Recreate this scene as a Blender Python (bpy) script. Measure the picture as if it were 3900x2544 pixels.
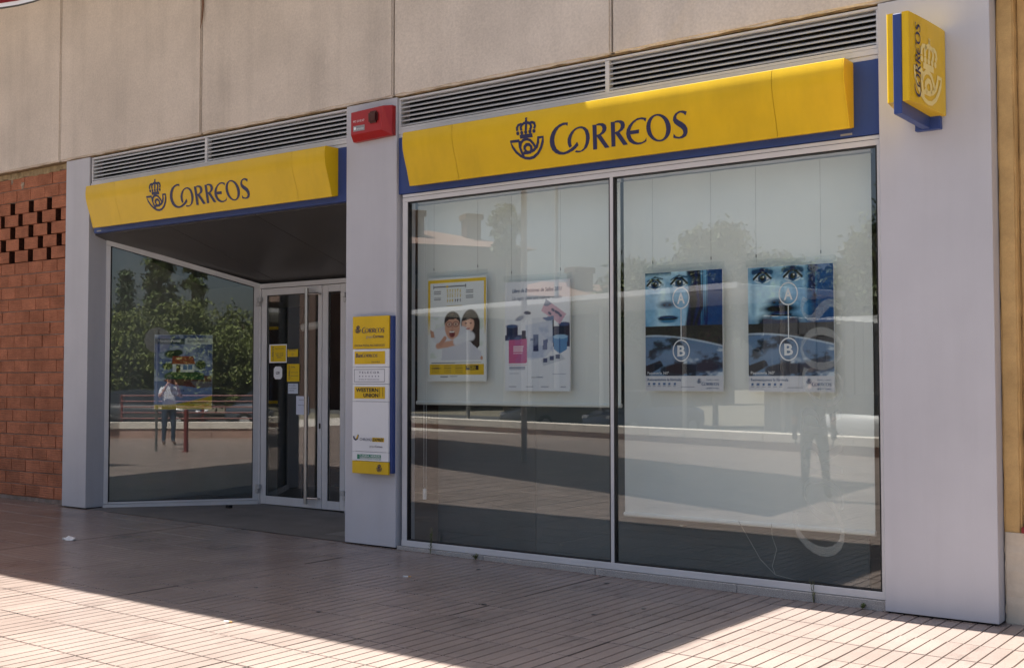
import bpy, bmesh, math, random
import numpy as np
from mathutils import Vector, Matrix
from mathutils.geometry import tessellate_polygon

for o in list(bpy.data.objects):
    bpy.data.objects.remove(o, do_unlink=True)
scene = bpy.context.scene
COL = scene.collection
R = math.radians

# ------------------------------------------------------------------ camera
CAM = Vector((0.0, -8.4, 1.65))
cam_data = bpy.data.cameras.new("camera")
cam_data.sensor_width = 36.0
cam_data.lens = 41.083
cam_data.clip_start = 0.02
cam_data.clip_end = 800.0
cam = bpy.data.objects.new("camera", cam_data)
COL.objects.link(cam)
YAW, PITCH, ROLL = 0.63906, 0.03880, -0.000687
_f = Vector((-math.sin(YAW) * math.cos(PITCH), math.cos(YAW) * math.cos(PITCH), math.sin(PITCH)))
_r = Vector((math.cos(YAW), math.sin(YAW), 0.0))
_u = _r.cross(_f)
_r2 = _r * math.cos(ROLL) + _u * math.sin(ROLL)
_u2 = -_r * math.sin(ROLL) + _u * math.cos(ROLL)
cam.matrix_world = Matrix(((_r2.x, _u2.x, -_f.x, CAM.x), (_r2.y, _u2.y, -_f.y, CAM.y), (_r2.z, _u2.z, -_f.z, CAM.z), (0, 0, 0, 1)))
scene.camera = cam

# ------------------------------------------------------------------ sky and sun
SUN = Vector((0.45, -0.025, -1.0)).normalized()        # direction the light travels
ELEV = math.asin(-SUN.z)
world = bpy.data.worlds.new("World")
scene.world = world
world.use_nodes = True
wn = world.node_tree
wn.nodes.clear()
sky = wn.nodes.new("ShaderNodeTexSky")
sky.sky_type = 'NISHITA'
sky.sun_disc = False
sky.sun_elevation = ELEV
sky.sun_rotation = math.atan2(-SUN.x, -SUN.y)
sky.altitude = 600
sky.air_density = 1.0
sky.dust_density = 6.0
bg = wn.nodes.new("ShaderNodeBackground")
bg.inputs["Strength"].default_value = 0.052
wo = wn.nodes.new("ShaderNodeOutputWorld")
wn.links.new(sky.outputs[0], bg.inputs[0])
wn.links.new(bg.outputs[0], wo.inputs[0])
sun_data = bpy.data.lights.new("sun", 'SUN')
sun_data.energy = 5.0
sun_data.angle = R(0.55)
sun_data.color = (1.0, 0.95, 0.87)
sun = bpy.data.objects.new("sun", sun_data)
sun.rotation_euler = SUN.to_track_quat('-Z', 'Y').to_euler()
sun.location = (-10, 0, 30)
COL.objects.link(sun)

vs = scene.view_settings
vs.view_transform = 'Standard'
vs.look = 'None'
vs.exposure = 1.75
vs.gamma = 1.0
vs.use_curve_mapping = False
scene.render.resolution_x = 1024
scene.render.resolution_y = 667
scene.render.engine = 'CYCLES'
scene.cycles.max_bounces = 8
scene.cycles.transparent_max_bounces = 24

# ------------------------------------------------------------------ helpers
def lin(c):
    c = c / 255.0
    return c / 12.92 if c <= 0.04045 else ((c + 0.055) / 1.055) ** 2.4
def rgb(r, g, b):
    return (lin(r), lin(g), lin(b))

MATS = {}
def mat(name, base, rough=0.6, spec=0.4, metal=0.0, var=0.12, vscale=3.0, fine=0.0, fscale=120.0, bump=0.0, bscale=60.0, streak=0.0, rand=0.0, coat=0.0, stain=0.0):
    """Principled material; world-space noise varies the colour, optional fine grain, vertical weather streaks and bump."""
    if name in MATS:
        return MATS[name]
    m = bpy.data.materials.new(name)
    m.use_nodes = True
    nt = m.node_tree
    N = nt.nodes
    L = nt.links
    p = N["Principled BSDF"]
    p.inputs["Roughness"].default_value = rough
    p.inputs["Specular IOR Level"].default_value = spec
    p.inputs["Metallic"].default_value = metal
    if coat:
        p.inputs["Coat Weight"].default_value = coat
        p.inputs["Coat Roughness"].default_value = 0.1
    geo = N.new("ShaderNodeNewGeometry")
    def noise(scale, detail=5.0, vec=None, rough_=0.6):
        t = N.new("ShaderNodeTexNoise")
        t.inputs["Scale"].default_value = scale
        t.inputs["Detail"].default_value = detail
        t.inputs["Roughness"].default_value = rough_
        L.new(vec or geo.outputs["Position"], t.inputs["Vector"])
        return t.outputs[0]
    def mul(a, lo, hi, f0=0.3, f1=0.7):
        r = N.new("ShaderNodeMapRange")
        r.inputs["From Min"].default_value = f0
        r.inputs["From Max"].default_value = f1
        r.inputs["To Min"].default_value = lo
        r.inputs["To Max"].default_value = hi
        L.new(a, r.inputs["Value"])
        return r.outputs[0]
    fac = None
    def combine(x):
        nonlocal fac
        if fac is None:
            fac = x
        else:
            q = N.new("ShaderNodeMath")
            q.operation = 'MULTIPLY'
            L.new(fac, q.inputs[0])
            L.new(x, q.inputs[1])
            fac = q.outputs[0]
    if var:
        combine(mul(noise(vscale), 1 - var, 1 + var))
    if fine:
        combine(mul(noise(fscale, 2.0), 1 - fine, 1 + fine))
    if streak:
        mp = N.new("ShaderNodeMapping")
        mp.inputs["Scale"].default_value = (2.6, 2.6, 0.16)
        L.new(geo.outputs["Position"], mp.inputs["Vector"])
        combine(mul(noise(1.0, 7.0, mp.outputs[0], 0.65), 1 + streak * 0.15, 1 - streak, 0.48, 0.74))
    if stain:
        mp2 = N.new("ShaderNodeMapping")
        mp2.inputs["Scale"].default_value = (1.0, 0.55, 1.0)
        L.new(geo.outputs["Position"], mp2.inputs["Vector"])
        combine(mul(noise(2.3, 9.0, mp2.outputs[0], 0.7), 1.0, 1 - stain, 0.56, 0.72))
    if rand:
        oi = N.new("ShaderNodeObjectInfo")
        combine(mul(oi.outputs["Random"], 1 - rand, 1 + rand, 0.0, 1.0))
    if fac is not None:
        v = N.new("ShaderNodeVectorMath")
        v.operation = 'SCALE'
        v.inputs[0].default_value = base[:3]
        L.new(fac, v.inputs["Scale"])
        L.new(v.outputs[0], p.inputs["Base Color"])
    else:
        p.inputs["Base Color"].default_value = (*base[:3], 1)
    if bump:
        b = N.new("ShaderNodeBump")
        b.inputs["Strength"].default_value = bump
        b.inputs["Distance"].default_value = 0.01
        L.new(noise(bscale, 4.0), b.inputs["Height"])
        L.new(b.outputs[0], p.inputs["Normal"])
    MATS[name] = m
    return m

def glass_mat(name, ior=1.75, tint=(0.965, 0.985, 0.975)):
    m = bpy.data.materials.new(name)
    m.use_nodes = True
    nt = m.node_tree
    nt.nodes.clear()
    o = nt.nodes.new("ShaderNodeOutputMaterial")
    t = nt.nodes.new("ShaderNodeBsdfTransparent")
    t.inputs[0].default_value = (*tint, 1)
    g = nt.nodes.new("ShaderNodeBsdfGlossy")
    g.inputs["Roughness"].default_value = 0.0
    f = nt.nodes.new("ShaderNodeFresnel")
    # the same reflectance on both faces of the pane (no total reflection inside the sheet)
    gm = nt.nodes.new("ShaderNodeNewGeometry")
    mr = nt.nodes.new("ShaderNodeMapRange")
    mr.inputs["To Min"].default_value = ior
    mr.inputs["To Max"].default_value = 1.0 / ior
    nt.links.new(gm.outputs["Backfacing"], mr.inputs["Value"])
    nt.links.new(mr.outputs[0], f.inputs["IOR"])
    x = nt.nodes.new("ShaderNodeMixShader")
    nt.links.new(f.outputs[0], x.inputs[0])
    nt.links.new(t.outputs[0], x.inputs[1])
    nt.links.new(g.outputs[0], x.inputs[2])
    nt.links.new(x.outputs[0], o.inputs[0])
    MATS[name] = m
    return m

def veil_mat(name, colour, amount):
    """translucent film: part diffuse, part see-through"""
    m = bpy.data.materials.new(name)
    m.use_nodes = True
    nt = m.node_tree
    nt.nodes.clear()
    o = nt.nodes.new("ShaderNodeOutputMaterial")
    t = nt.nodes.new("ShaderNodeBsdfTransparent")
    d = nt.nodes.new("ShaderNodeBsdfDiffuse")
    d.inputs[0].default_value = (*colour, 1)
    x = nt.nodes.new("ShaderNodeMixShader")
    x.inputs[0].default_value = amount
    nt.links.new(t.outputs[0], x.inputs[1])
    nt.links.new(d.outputs[0], x.inputs[2])
    nt.links.new(x.outputs[0], o.inputs[0])
    MATS[name] = m
    return m

def print_mat(name, rough=0.45):
    m = bpy.data.materials.new(name)
    m.use_nodes = True
    p = m.node_tree.nodes["Principled BSDF"]
    p.inputs["Roughness"].default_value = rough
    p.inputs["Specular IOR Level"].default_value = 0.3
    a = m.node_tree.nodes.new("ShaderNodeVertexColor")
    a.layer_name = "print"
    m.node_tree.links.new(a.outputs[0], p.inputs["Base Color"])
    MATS[name] = m
    return m

class MB:
    """collects geometry in world coordinates; build() links it as ONE mesh object"""
    def __init__(self):
        self.v = []
        self.f = []
        self.mi = []
        self.slot = 0
    def add(self, verts, faces):
        n = len(self.v)
        self.v += [tuple(q) for q in verts]
        for f in faces:
            self.f.append(tuple(i + n for i in f))
            self.mi.append(self.slot)
        return self
    def box(self, x0, x1, y0, y1, z0, z1, M=None):
        v = [(x, y, z) for x in (x0, x1) for y in (y0, y1) for z in (z0, z1)]
        if M is not None:
            v = [M @ Vector(q) for q in v]
        return self.add(v, [(0, 1, 3, 2), (4, 6, 7, 5), (0, 4, 5, 1), (2, 3, 7, 6), (0, 2, 6, 4), (1, 5, 7, 3)])
    def bevel_box(self, x0, x1, y0, y1, z0, z1, b=0.004, M=None):
        bm = bmesh.new()
        bmesh.ops.create_cube(bm, size=1.0)
        for q in bm.verts:
            q.co = Vector(((x0 + x1) / 2 + q.co.x * (x1 - x0), (y0 + y1) / 2 + q.co.y * (y1 - y0), (z0 + z1) / 2 + q.co.z * (z1 - z0)))
        bmesh.ops.bevel(bm, geom=bm.edges[:], offset=b, segments=1, affect='EDGES')
        return self.add_bm(bm, M)
    def add_bm(self, bm, M=None):
        bm.verts.index_update()
        v = [(M @ q.co if M is not None else q.co.copy()) for q in bm.verts]
        f = [[q.index for q in fc.verts] for fc in bm.faces]
        bm.free()
        return self.add(v, f)
    def quad(self, a, b, c, d):
        return self.add([a, b, c, d], [(0, 1, 2, 3)])
    def tube(self, pts, r, n=8, cap=True):
        pts = [Vector(q) for q in pts]
        rr = r if isinstance(r, (list, tuple)) else [r] * len(pts)
        vs_, fs = [], []
        prev = None
        for i, q in enumerate(pts):
            d = (pts[min(i + 1, len(pts) - 1)] - pts[max(i - 1, 0)]).normalized()
            a = prev if prev is not None else (Vector((0, 0, 1)) if abs(d.z) < 0.9 else Vector((1, 0, 0)))
            s = d.cross(a)
            if s.length < 1e-6:
                s = d.cross(Vector((0, 1, 0)))
            s.normalize()
            t = s.cross(d).normalized()
            prev = t
            for k in range(n):
                w = 2 * math.pi * k / n
                vs_.append(q + (s * math.cos(w) + t * math.sin(w)) * rr[i])
        for i in range(len(pts) - 1):
            for k in range(n):
                fs.append((i * n + k, i * n + (k + 1) % n, (i + 1) * n + (k + 1) % n, (i + 1) * n + k))
        if cap:
            fs.append(tuple(range(n))[::-1])
            fs.append(tuple((len(pts) - 1) * n + k for k in range(n)))
        return self.add(vs_, fs)
    def prism(self, outline, x0, x1, axis='X', M=None):
        """extrude a closed (a,b) outline along an axis; axis X: (Y,Z), Y: (X,Z), Z: (X,Y)"""
        def p3(a, b, t):
            q = {'X': (t, a, b), 'Y': (a, t, b), 'Z': (a, b, t)}[axis]
            return M @ Vector(q) if M is not None else q
        n = len(outline)
        v = [p3(a, b, x0) for a, b in outline] + [p3(a, b, x1) for a, b in outline]
        f = [(i, (i + 1) % n, n + (i + 1) % n, n + i) for i in range(n)]
        tri = tessellate_polygon([[Vector((a, b, 0)) for a, b in outline]])
        for t in tri:
            f.append(tuple(t))
            f.append(tuple(n + i for i in reversed(t)))
        return self.add(v, f)
    def build(self, name, material, parent=None, origin=None, smooth=False):
        me = bpy.data.meshes.new(name)
        if parent is not None:
            org = parent_origin(parent)
        elif origin is not None:
            org = Vector(origin)
        else:
            a = np.array(self.v)
            org = Vector(((a[:, 0].min() + a[:, 0].max()) / 2, (a[:, 1].min() + a[:, 1].max()) / 2, a[:, 2].min()))
        me.from_pydata([(x - org.x, y - org.y, z - org.z) for x, y, z in self.v], [], self.f)
        ms = material if isinstance(material, (list, tuple)) else [material]
        for q in ms:
            me.materials.append(q)
        if len(ms) > 1:
            me.polygons.foreach_set("material_index", self.mi)
        bm = bmesh.new()
        bm.from_mesh(me)
        bmesh.ops.recalc_face_normals(bm, faces=bm.faces)
        bm.to_mesh(me)
        bm.free()
        if smooth:
            me.polygons.foreach_set("use_smooth", [True] * len(me.polygons))
        o = bpy.data.objects.new(name, me)
        COL.objects.link(o)
        if parent is not None:
            o.parent = parent
        else:
            o.location = org
        return o

def parent_origin(p):
    q = Vector(p.location)
    while p.parent is not None:
        p = p.parent
        q += Vector(p.location)
    return q

def thing(name, label, cat, loc, group=None):
    o = bpy.data.objects.new(name, None)
    o.empty_display_size = 0.2
    COL.objects.link(o)
    o.location = loc
    return tag(o, label, cat, group)
def tag(o, label, cat, group=None):
    o["label"] = label
    o["category"] = cat
    if group:
        o["group"] = group
    return o
def struct(o):
    o["kind"] = "structure"
    return o
def stuff(o):
    o["kind"] = "stuff"
    return o

def gz(x):
    """the pavement rises gently towards the left"""
    return -0.015 + 0.0088 * min(max(0.0, -2.5 - x), 14.0)

# text as flat outlines --------------------------------------------------
_txt = {}
def text2d(s, size=1.0, offset=0.0, shear=0.0, spacing=1.0):
    key = (s, offset, shear, spacing)
    if key not in _txt:
        cu = bpy.data.curves.new("lettering", 'FONT')
        cu.body = s
        cu.size = 1.0
        cu.offset = offset
        cu.shear = shear
        cu.space_character = spacing
        cu.resolution_u = 2
        ob = bpy.data.objects.new("lettering", cu)
        COL.objects.link(ob)
        dg = bpy.context.evaluated_depsgraph_get()
        me = bpy.data.meshes.new_from_object(ob.evaluated_get(dg))
        vv = [(q.co.x, q.co.y) for q in me.vertices]
        ff = [tuple(q.vertices) for q in me.polygons]
        bpy.data.objects.remove(ob, do_unlink=True)
        bpy.data.meshes.remove(me)
        bpy.data.curves.remove(cu)
        x0 = min(q[0] for q in vv)
        x1 = max(q[0] for q in vv)
        _txt[key] = ([(x - x0, y) for x, y in vv], ff, x1 - x0)
    vv, ff, w = _txt[key]
    return [(x * size, y * size) for x, y in vv], ff, w * size

class Frame:
    """a flat 2-D frame in space: P(a, b, lift)"""
    def __init__(self, origin, ex, ey, nrm):
        self.o, self.ex, self.ey, self.n = Vector(origin), Vector(ex), Vector(ey), Vector(nrm)
    def P(self, a, b, lift=0.0):
        return self.o + self.ex * a + self.ey * b + self.n * lift
    def text(self, mb, s, a, b, width=None, size=None, lift=0.002, align='L', **kw):
        vv, ff, w = text2d(s, 1.0, **kw)
        k = size if size is not None else width / w
        sx = k if width is None else width / w
        if size is None:
            k = sx
        off = {'L': 0, 'C': -w * sx / 2, 'R': -w * sx}[align]
        mb.add([self.P(a + off + x * sx, b + y * k, lift) for x, y in vv], ff)
        return mb
    def rect(self, mb, a0, a1, b0, b1, lift=0.001):
        mb.quad(self.P(a0, b0, lift), self.P(a1, b0, lift), self.P(a1, b1, lift), self.P(a0, b1, lift))
        return mb
    def ring(self, mb, a0, a1, b0, b1, t, lift=0.001):
        self.rect(mb, a0, a1, b0, b0 + t, lift)
        self.rect(mb, a0, a1, b1 - t, b1, lift)
        self.rect(mb, a0, a0 + t, b0 + t, b1 - t, lift)
        self.rect(mb, a1 - t, a1, b0 + t, b1 - t, lift)
        return mb
    def disc(self, mb, a, b, r0, r1=0.0, lift=0.001, n=24, sy=1.0):
        if r1 <= 0:
            mb.add([self.P(a + r0 * math.cos(2 * math.pi * i / n), b + sy * r0 * math.sin(2 * math.pi * i / n), lift) for i in range(n)], [tuple(range(n))])
        else:
            v = []
            for rr in (r0, r1):
                v += [self.P(a + rr * math.cos(2 * math.pi * i / n), b + sy * rr * math.sin(2 * math.pi * i / n), lift) for i in range(n)]
            mb.add(v, [(i, (i + 1) % n, n + (i + 1) % n, n + i) for i in range(n)])
        return mb
    def stroke(self, mb, pts, w, lift=0.002, fn=None):
        P = fn or (lambda a, b: self.P(a, b, lift))
        n = len(pts)
        l, r = [], []
        for i in range(n):
            a = Vector((*pts[max(i - 1, 0)], 0))
            c = Vector((*pts[min(i + 1, n - 1)], 0))
            d = (c - a).normalized()
            q = Vector((*pts[i], 0))
            nn = Vector((-d.y, d.x, 0)) * (w / 2)
            l.append(q + nn)
            r.append(q - nn)
        mb.add([P(q.x, q.y) for q in l] + [P(q.x, q.y) for q in r], [(i, i + 1, n + i + 1, n + i) for i in range(n - 1)])
        return mb
LOGO_LETTERS = [[[(0.217,0.247),(0.171,0.251),(0.128,0.242),(0.078,0.219),(0.04,0.187),(0.015,0.15),(0.002,0.115),(0.0,0.079),(0.011,0.045),(0.039,0.016),(0.078,-0.001),(0.123,-0.006),(0.17,-0.0),(0.217,0.014),(0.256,0.032),(0.285,0.054),(0.278,0.083),(0.263,0.071),(0.232,0.049),(0.193,0.032),(0.154,0.018),(0.122,0.014),(0.087,0.025),(0.059,0.051),(0.048,0.085),(0.051,0.124),(0.066,0.158),(0.092,0.192),(0.124,0.217),(0.163,0.23),(0.195,0.231),(0.208,0.219)]],[[(0.238,0.003),(0.26,-0.004),(0.286,-0.005),(0.323,0.002),(0.362,0.023),(0.389,0.056),(0.409,0.097),(0.413,0.131),(0.405,0.164),(0.383,0.186),(0.35,0.199),(0.315,0.199),(0.277,0.19),(0.236,0.167),(0.208,0.142),(0.188,0.115),(0.181,0.087),(0.182,0.062),(0.192,0.041),(0.217,0.054),(0.215,0.076),(0.221,0.104),(0.238,0.135),(0.268,0.167),(0.298,0.181),(0.33,0.185),(0.355,0.177),(0.372,0.154),(0.375,0.122),(0.368,0.087),(0.353,0.053),(0.331,0.023),(0.302,0.008),(0.275,0.009),(0.254,0.015)]],[[(0.456,0.196),(0.497,0.194),(0.462,-0.0),(0.423,0.0)]],[[(0.496,0.198),(0.522,0.201),(0.561,0.197),(0.584,0.182),(0.589,0.159),(0.58,0.136),(0.557,0.118),(0.523,0.106),(0.477,0.103),(0.48,0.113),(0.508,0.117),(0.534,0.131),(0.547,0.154),(0.545,0.173),(0.528,0.183),(0.495,0.186)]],[[(0.478,0.103),(0.521,0.108),(0.585,0.001),(0.541,0.0)]],[[(0.636,0.196),(0.676,0.195),(0.643,0.003),(0.605,0.003)]],[[(0.675,0.199),(0.702,0.202),(0.739,0.197),(0.762,0.183),(0.767,0.16),(0.758,0.137),(0.735,0.119),(0.703,0.107),(0.658,0.105),(0.661,0.114),(0.688,0.118),(0.713,0.132),(0.726,0.155),(0.724,0.174),(0.707,0.184),(0.675,0.186)]],[[(0.659,0.105),(0.701,0.11),(0.764,0.004),(0.72,0.003)]],[[(0.974,0.186),(0.933,0.196),(0.891,0.195),(0.847,0.179),(0.803,0.15),(0.775,0.119),(0.762,0.086),(0.764,0.055),(0.779,0.025),(0.809,0.003),(0.846,-0.008),(0.887,-0.008),(0.922,0.001),(0.941,0.009),(0.945,0.039),(0.928,0.018),(0.898,0.007),(0.86,0.008),(0.829,0.022),(0.807,0.05),(0.802,0.078),(0.882,0.078),(0.89,0.107),(0.806,0.107),(0.82,0.131),(0.847,0.159),(0.884,0.178),(0.918,0.182),(0.946,0.176),(0.961,0.158)]],[[(1.181,0.094),(1.176,0.071),(1.167,0.049),(1.153,0.029),(1.135,0.013),(1.114,0.001),(1.09,-0.007),(1.065,-0.009),(1.04,-0.005),(1.016,0.004),(0.995,0.017),(0.978,0.035),(0.964,0.056),(0.958,0.079),(0.957,0.103),(0.962,0.126),(0.972,0.148),(0.987,0.168),(1.006,0.184),(1.028,0.195),(1.052,0.202),(1.077,0.204),(1.102,0.2),(1.125,0.191),(1.146,0.177),(1.162,0.16),(1.173,0.14),(1.18,0.118)],[(1.138,0.098),(1.136,0.077),(1.13,0.058),(1.122,0.04),(1.112,0.025),(1.099,0.014),(1.084,0.007),(1.068,0.005),(1.052,0.007),(1.037,0.014),(1.023,0.025),(1.011,0.04),(1.002,0.058),(0.998,0.078),(0.997,0.098),(0.999,0.119),(1.005,0.138),(1.014,0.156),(1.026,0.17),(1.04,0.181),(1.055,0.188),(1.071,0.19),(1.086,0.187),(1.101,0.18),(1.114,0.169),(1.125,0.155),(1.133,0.137),(1.137,0.118)]],[[(1.343,0.188),(1.326,0.159),(1.31,0.178),(1.284,0.187),(1.259,0.179),(1.244,0.163),(1.244,0.146),(1.261,0.131),(1.289,0.114),(1.313,0.091),(1.325,0.063),(1.321,0.033),(1.304,0.007),(1.274,-0.006),(1.238,-0.007),(1.207,0.0),(1.188,0.007),(1.196,0.038),(1.213,0.015),(1.24,0.007),(1.265,0.012),(1.283,0.03),(1.282,0.054),(1.266,0.073),(1.238,0.094),(1.218,0.113),(1.209,0.137),(1.217,0.163),(1.24,0.187),(1.274,0.2),(1.309,0.2)]]]
LOGO_STROKES = [(0.019,[(-0.319,0.242),(-0.319,0.268),(-0.303,0.29),(-0.274,0.295),(-0.254,0.284)]),(0.019,[(-0.274,0.24),(-0.278,0.267),(-0.267,0.286),(-0.241,0.3),(-0.217,0.302)]),(0.019,[(-0.227,0.238),(-0.217,0.3)]),(0.019,[(-0.181,0.236),(-0.167,0.26),(-0.172,0.283),(-0.193,0.297),(-0.217,0.302)]),(0.019,[(-0.139,0.242),(-0.125,0.262),(-0.132,0.287),(-0.155,0.298),(-0.179,0.295)]),(0.026,[(-0.299,0.19),(-0.164,0.188)]),(0.019,[(-0.311,0.159),(-0.407,0.161),(-0.395,0.113),(-0.368,0.069),(-0.326,0.032),(-0.282,0.01),(-0.24,0.002),(-0.192,0.008),(-0.14,0.036),(-0.098,0.079),(-0.07,0.124),(-0.059,0.161),(-0.108,0.162),(-0.119,0.126),(-0.14,0.091),(-0.177,0.066),(-0.207,0.058)]),(0.019,[(-0.313,0.158),(-0.319,0.108),(-0.312,0.07),(-0.298,0.027)]),(0.019,[(-0.313,0.111),(-0.298,0.141),(-0.267,0.16),(-0.232,0.164),(-0.198,0.151),(-0.172,0.121),(-0.153,0.083)]),(0.022,[(-0.274,0.077),(-0.269,0.102),(-0.244,0.119),(-0.216,0.117),(-0.2,0.098),(-0.202,0.069),(-0.222,0.053),(-0.253,0.055),(-0.274,0.077)]),(0.019,[(-0.294,0.053),(-0.251,0.051),(-0.211,0.054)]),(0.009,[(-0.22,0.347),(-0.218,0.316)]),(0.009,[(-0.231,0.34),(-0.206,0.34)])]
LOGO_DOTS = [((-0.316,0.221),0.017),((-0.273,0.221),0.017),((-0.23,0.222),0.017),((-0.185,0.221),0.017),((-0.142,0.221),0.017),((-0.219,0.32),0.013)]

# ------------------------------------------------------------------ materials
TILE = mat("terrazzo_tile", (0.262, 0.211, 0.188), rough=0.25, spec=0.32, var=0.13, vscale=1.3, fine=0.10, fscale=160, rand=0.06, bump=0.06, bscale=140, stain=0.36)
GROOVE = mat("groove_dirt", (0.13, 0.10, 0.088), rough=0.8, var=0.35, vscale=5)
MORTAR = mat("pale_joint_mortar", (0.40, 0.37, 0.34), rough=0.9, var=0.3, vscale=6)
SCREED = mat("grey_screed", (0.17, 0.16, 0.15), rough=0.6, var=0.2, vscale=2.2, fine=0.06, fscale=60)
CONC = mat("precast_concrete", (0.63, 0.565, 0.49), rough=0.9, spec=0.2, var=0.10, vscale=1.1, fine=0.08, fscale=45, streak=0.14, bump=0.3, bscale=70)
CLAD = mat("grey_metal_cladding", (0.495, 0.50, 0.535), rough=0.45, spec=0.4, var=0.05, vscale=1.2, fine=0.03, fscale=200, streak=0.07)
ALU = mat("aluminium_frame", (0.60, 0.60, 0.61), rough=0.42, spec=0.5, var=0.05, vscale=4)
ALU2 = mat("louvre_aluminium", (0.50, 0.50, 0.50), rough=0.38, spec=0.5, metal=0.35, var=0.10, vscale=5)
DARK = mat("dark_void", (0.012, 0.012, 0.013), rough=0.9, spec=0.1, var=0)
GASKET = mat("black_gasket", (0.015, 0.015, 0.016), rough=0.6, var=0)
YEL = mat("yellow_sign_panel", (0.70, 0.45, 0.004), rough=0.36, spec=0.4, var=0.06, vscale=2.5, streak=0.12)
BLUE = mat("blue_sign_board", (0.030, 0.060, 0.215), rough=0.42, spec=0.4, var=0.06)
NAVY = mat("navy_lettering", (0.018, 0.022, 0.085), rough=0.45, var=0)
PALE = mat("pale_yellow_emblem", (0.80, 0.66, 0.26), rough=0.45, var=0)
BRICK = mat("hollow_brick", (0.37, 0.148, 0.084), rough=0.9, spec=0.15, var=0.22, vscale=5, fine=0.14, fscale=60, rand=0.12, stain=0.25)
BMORT = mat("brick_mortar", (0.26, 0.21, 0.18), rough=0.95, spec=0.1, var=0.3, vscale=9, bump=0.6, bscale=40)
GRAN = mat("speckled_granite", (0.36, 0.345, 0.33), rough=0.6, var=0.08, vscale=8, fine=0.55, fscale=170)
RENDER_T = mat("tan_render", (0.52, 0.345, 0.15), rough=0.9, spec=0.2, var=0.16, vscale=6, fine=0.05, streak=0.08, bump=0.5, bscale=30)
RENDER_W = mat("cream_plinth_render", (0.62, 0.55, 0.44), rough=0.9, spec=0.2, var=0.10, vscale=7, bump=0.5, bscale=30)
SOFFIT = mat("dark_soffit_panel", (0.055, 0.052, 0.052), rough=0.4, spec=0.5, var=0.05)
RED = mat("red_alarm_plastic", (0.36, 0.012, 0.014), rough=0.4, spec=0.5, var=0.04)
REDDK = mat("dark_lens", (0.06, 0.012, 0.012), rough=0.15, spec=0.5, var=0)
STEEL = mat("brushed_steel", (0.50, 0.48, 0.46), rough=0.32, metal=0.9, var=0.05)
BLIND = mat("blind_fabric", (0.82, 0.85, 0.82), rough=0.85, spec=0.15, var=0.03, vscale=2, fine=0.02, fscale=300)
SLATE = mat("slate_panel", (0.062, 0.082, 0.088), rough=0.55, spec=0.4, var=0.05)
SLATE2 = mat("slate_panel_lighter", (0.085, 0.105, 0.108), rough=0.55, spec=0.4, var=0.05)
WALLIN = mat("interior_paint", (0.30, 0.30, 0.29), rough=0.8, var=0.05)
FLOORIN = mat("interior_floor", (0.16, 0.15, 0.14), rough=0.4, var=0.08)
WHITE = mat("white_sheet", (0.74, 0.75, 0.77), rough=0.5, var=0.03)
PAPER = mat("notice_paper", (0.62, 0.68, 0.78), rough=0.8, var=0.04)
YPAPER = mat("yellow_notice", (0.72, 0.50, 0.01), rough=0.6, var=0.03)
BLACK = mat("black_print", (0.012, 0.012, 0.014), rough=0.5, var=0)
GREYP = mat("grey_print", (0.28, 0.28, 0.29), rough=0.5, var=0)
BLUEP = mat("blue_print", (0.03, 0.10, 0.24), rough=0.5, var=0)
GREENP = mat("green_print", (0.03, 0.22, 0.14), rough=0.5, var=0)
WPRINT = mat("white_print", (0.80, 0.82, 0.84), rough=0.5, var=0)
RUST = mat("rusty_sealant", (0.20, 0.115, 0.075), rough=0.8, var=0.25, vscale=20)
GLASS = glass_mat("window_glass", 1.86)
SLEEVE = glass_mat("clear_sleeve", 1.3, (0.97, 0.98, 0.98))
VINYL = veil_mat("frosted_vinyl", (0.72, 0.75, 0.74), 0.27)
PRINT = print_mat("poster_print")

# ------------------------------------------------------------------ ground, pavement, road
g = MB()
n = 40
xs = np.linspace(-140, 140, n + 1)
ys = np.linspace(-170, 60, n + 1)
g.add([(x, y, -0.16) for x in xs for y in ys], [(i * (n + 1) + j, (i + 1) * (n + 1) + j, (i + 1) * (n + 1) + j + 1, i * (n + 1) + j + 1) for i in range(n) for j in range(n)])
struct(g.build("ground", mat("dry_ground", (0.15, 0.135, 0.10), rough=0.95, var=0.2, vscale=0.4), origin=(0, 0, -0.16)))

# low wall line across the street (also the edge of the pavement)
W0, W1, W2 = (-30.0, -21.6), (2.9, -12.5), (6.3, -3.6)
pv = MB()
def pave_sheet(mb, x0, x1, y0, y1, dz, n):
    for i in range(n):
        a, b = x0 + (x1 - x0) * i / n, x0 + (x1 - x0) * (i + 1) / n
        mb.quad((a, y0, gz(a) + dz), (b, y0, gz(b) + dz), (b, y1, gz(b) + dz), (a, y1, gz(a) + dz))
pave_sheet(pv, -34, 9, -23, 0.5, -0.012, 60)
pave = struct(pv.build("pavement", MORTAR, origin=(-2.5, 0, -0.027)))

RIB, TL = 0.1, 0.45
def tile_geom(mb, x, y, M=None, z=None, groove=True):
    """one 0.40 x 0.45 m tile with four ribs; x, y = low corner"""
    zz = 0.0 if z is None else z
    y0, y1 = y + 0.005, y + TL - 0.005
    mb.slot = 1
    mb.quad((x, y0, zz - 0.008), (x + 0.4, y0, zz - 0.008), (x + 0.4, y1, zz - 0.008), (x, y1, zz - 0.008))
    mb.slot = 0
    for k in range(4):
        a, b = x + k * RIB + 0.0032, x + (k + 1) * RIB - 0.0032
        c = 0.0025
        v = [(a, y0, zz - 0.010), (b, y0, zz - 0.010), (b, y1, zz - 0.010), (a, y1, zz - 0.010),
             (a + c, y0 + c, zz), (b - c, y0 + c, zz), (b - c, y1 - c, zz), (a + c, y1 - c, zz)]
        mb.add(v, [(4, 5, 6, 7), (0, 1, 5, 4), (1, 2, 6, 5), (2, 3, 7, 6), (3, 0, 4, 7)])
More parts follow.
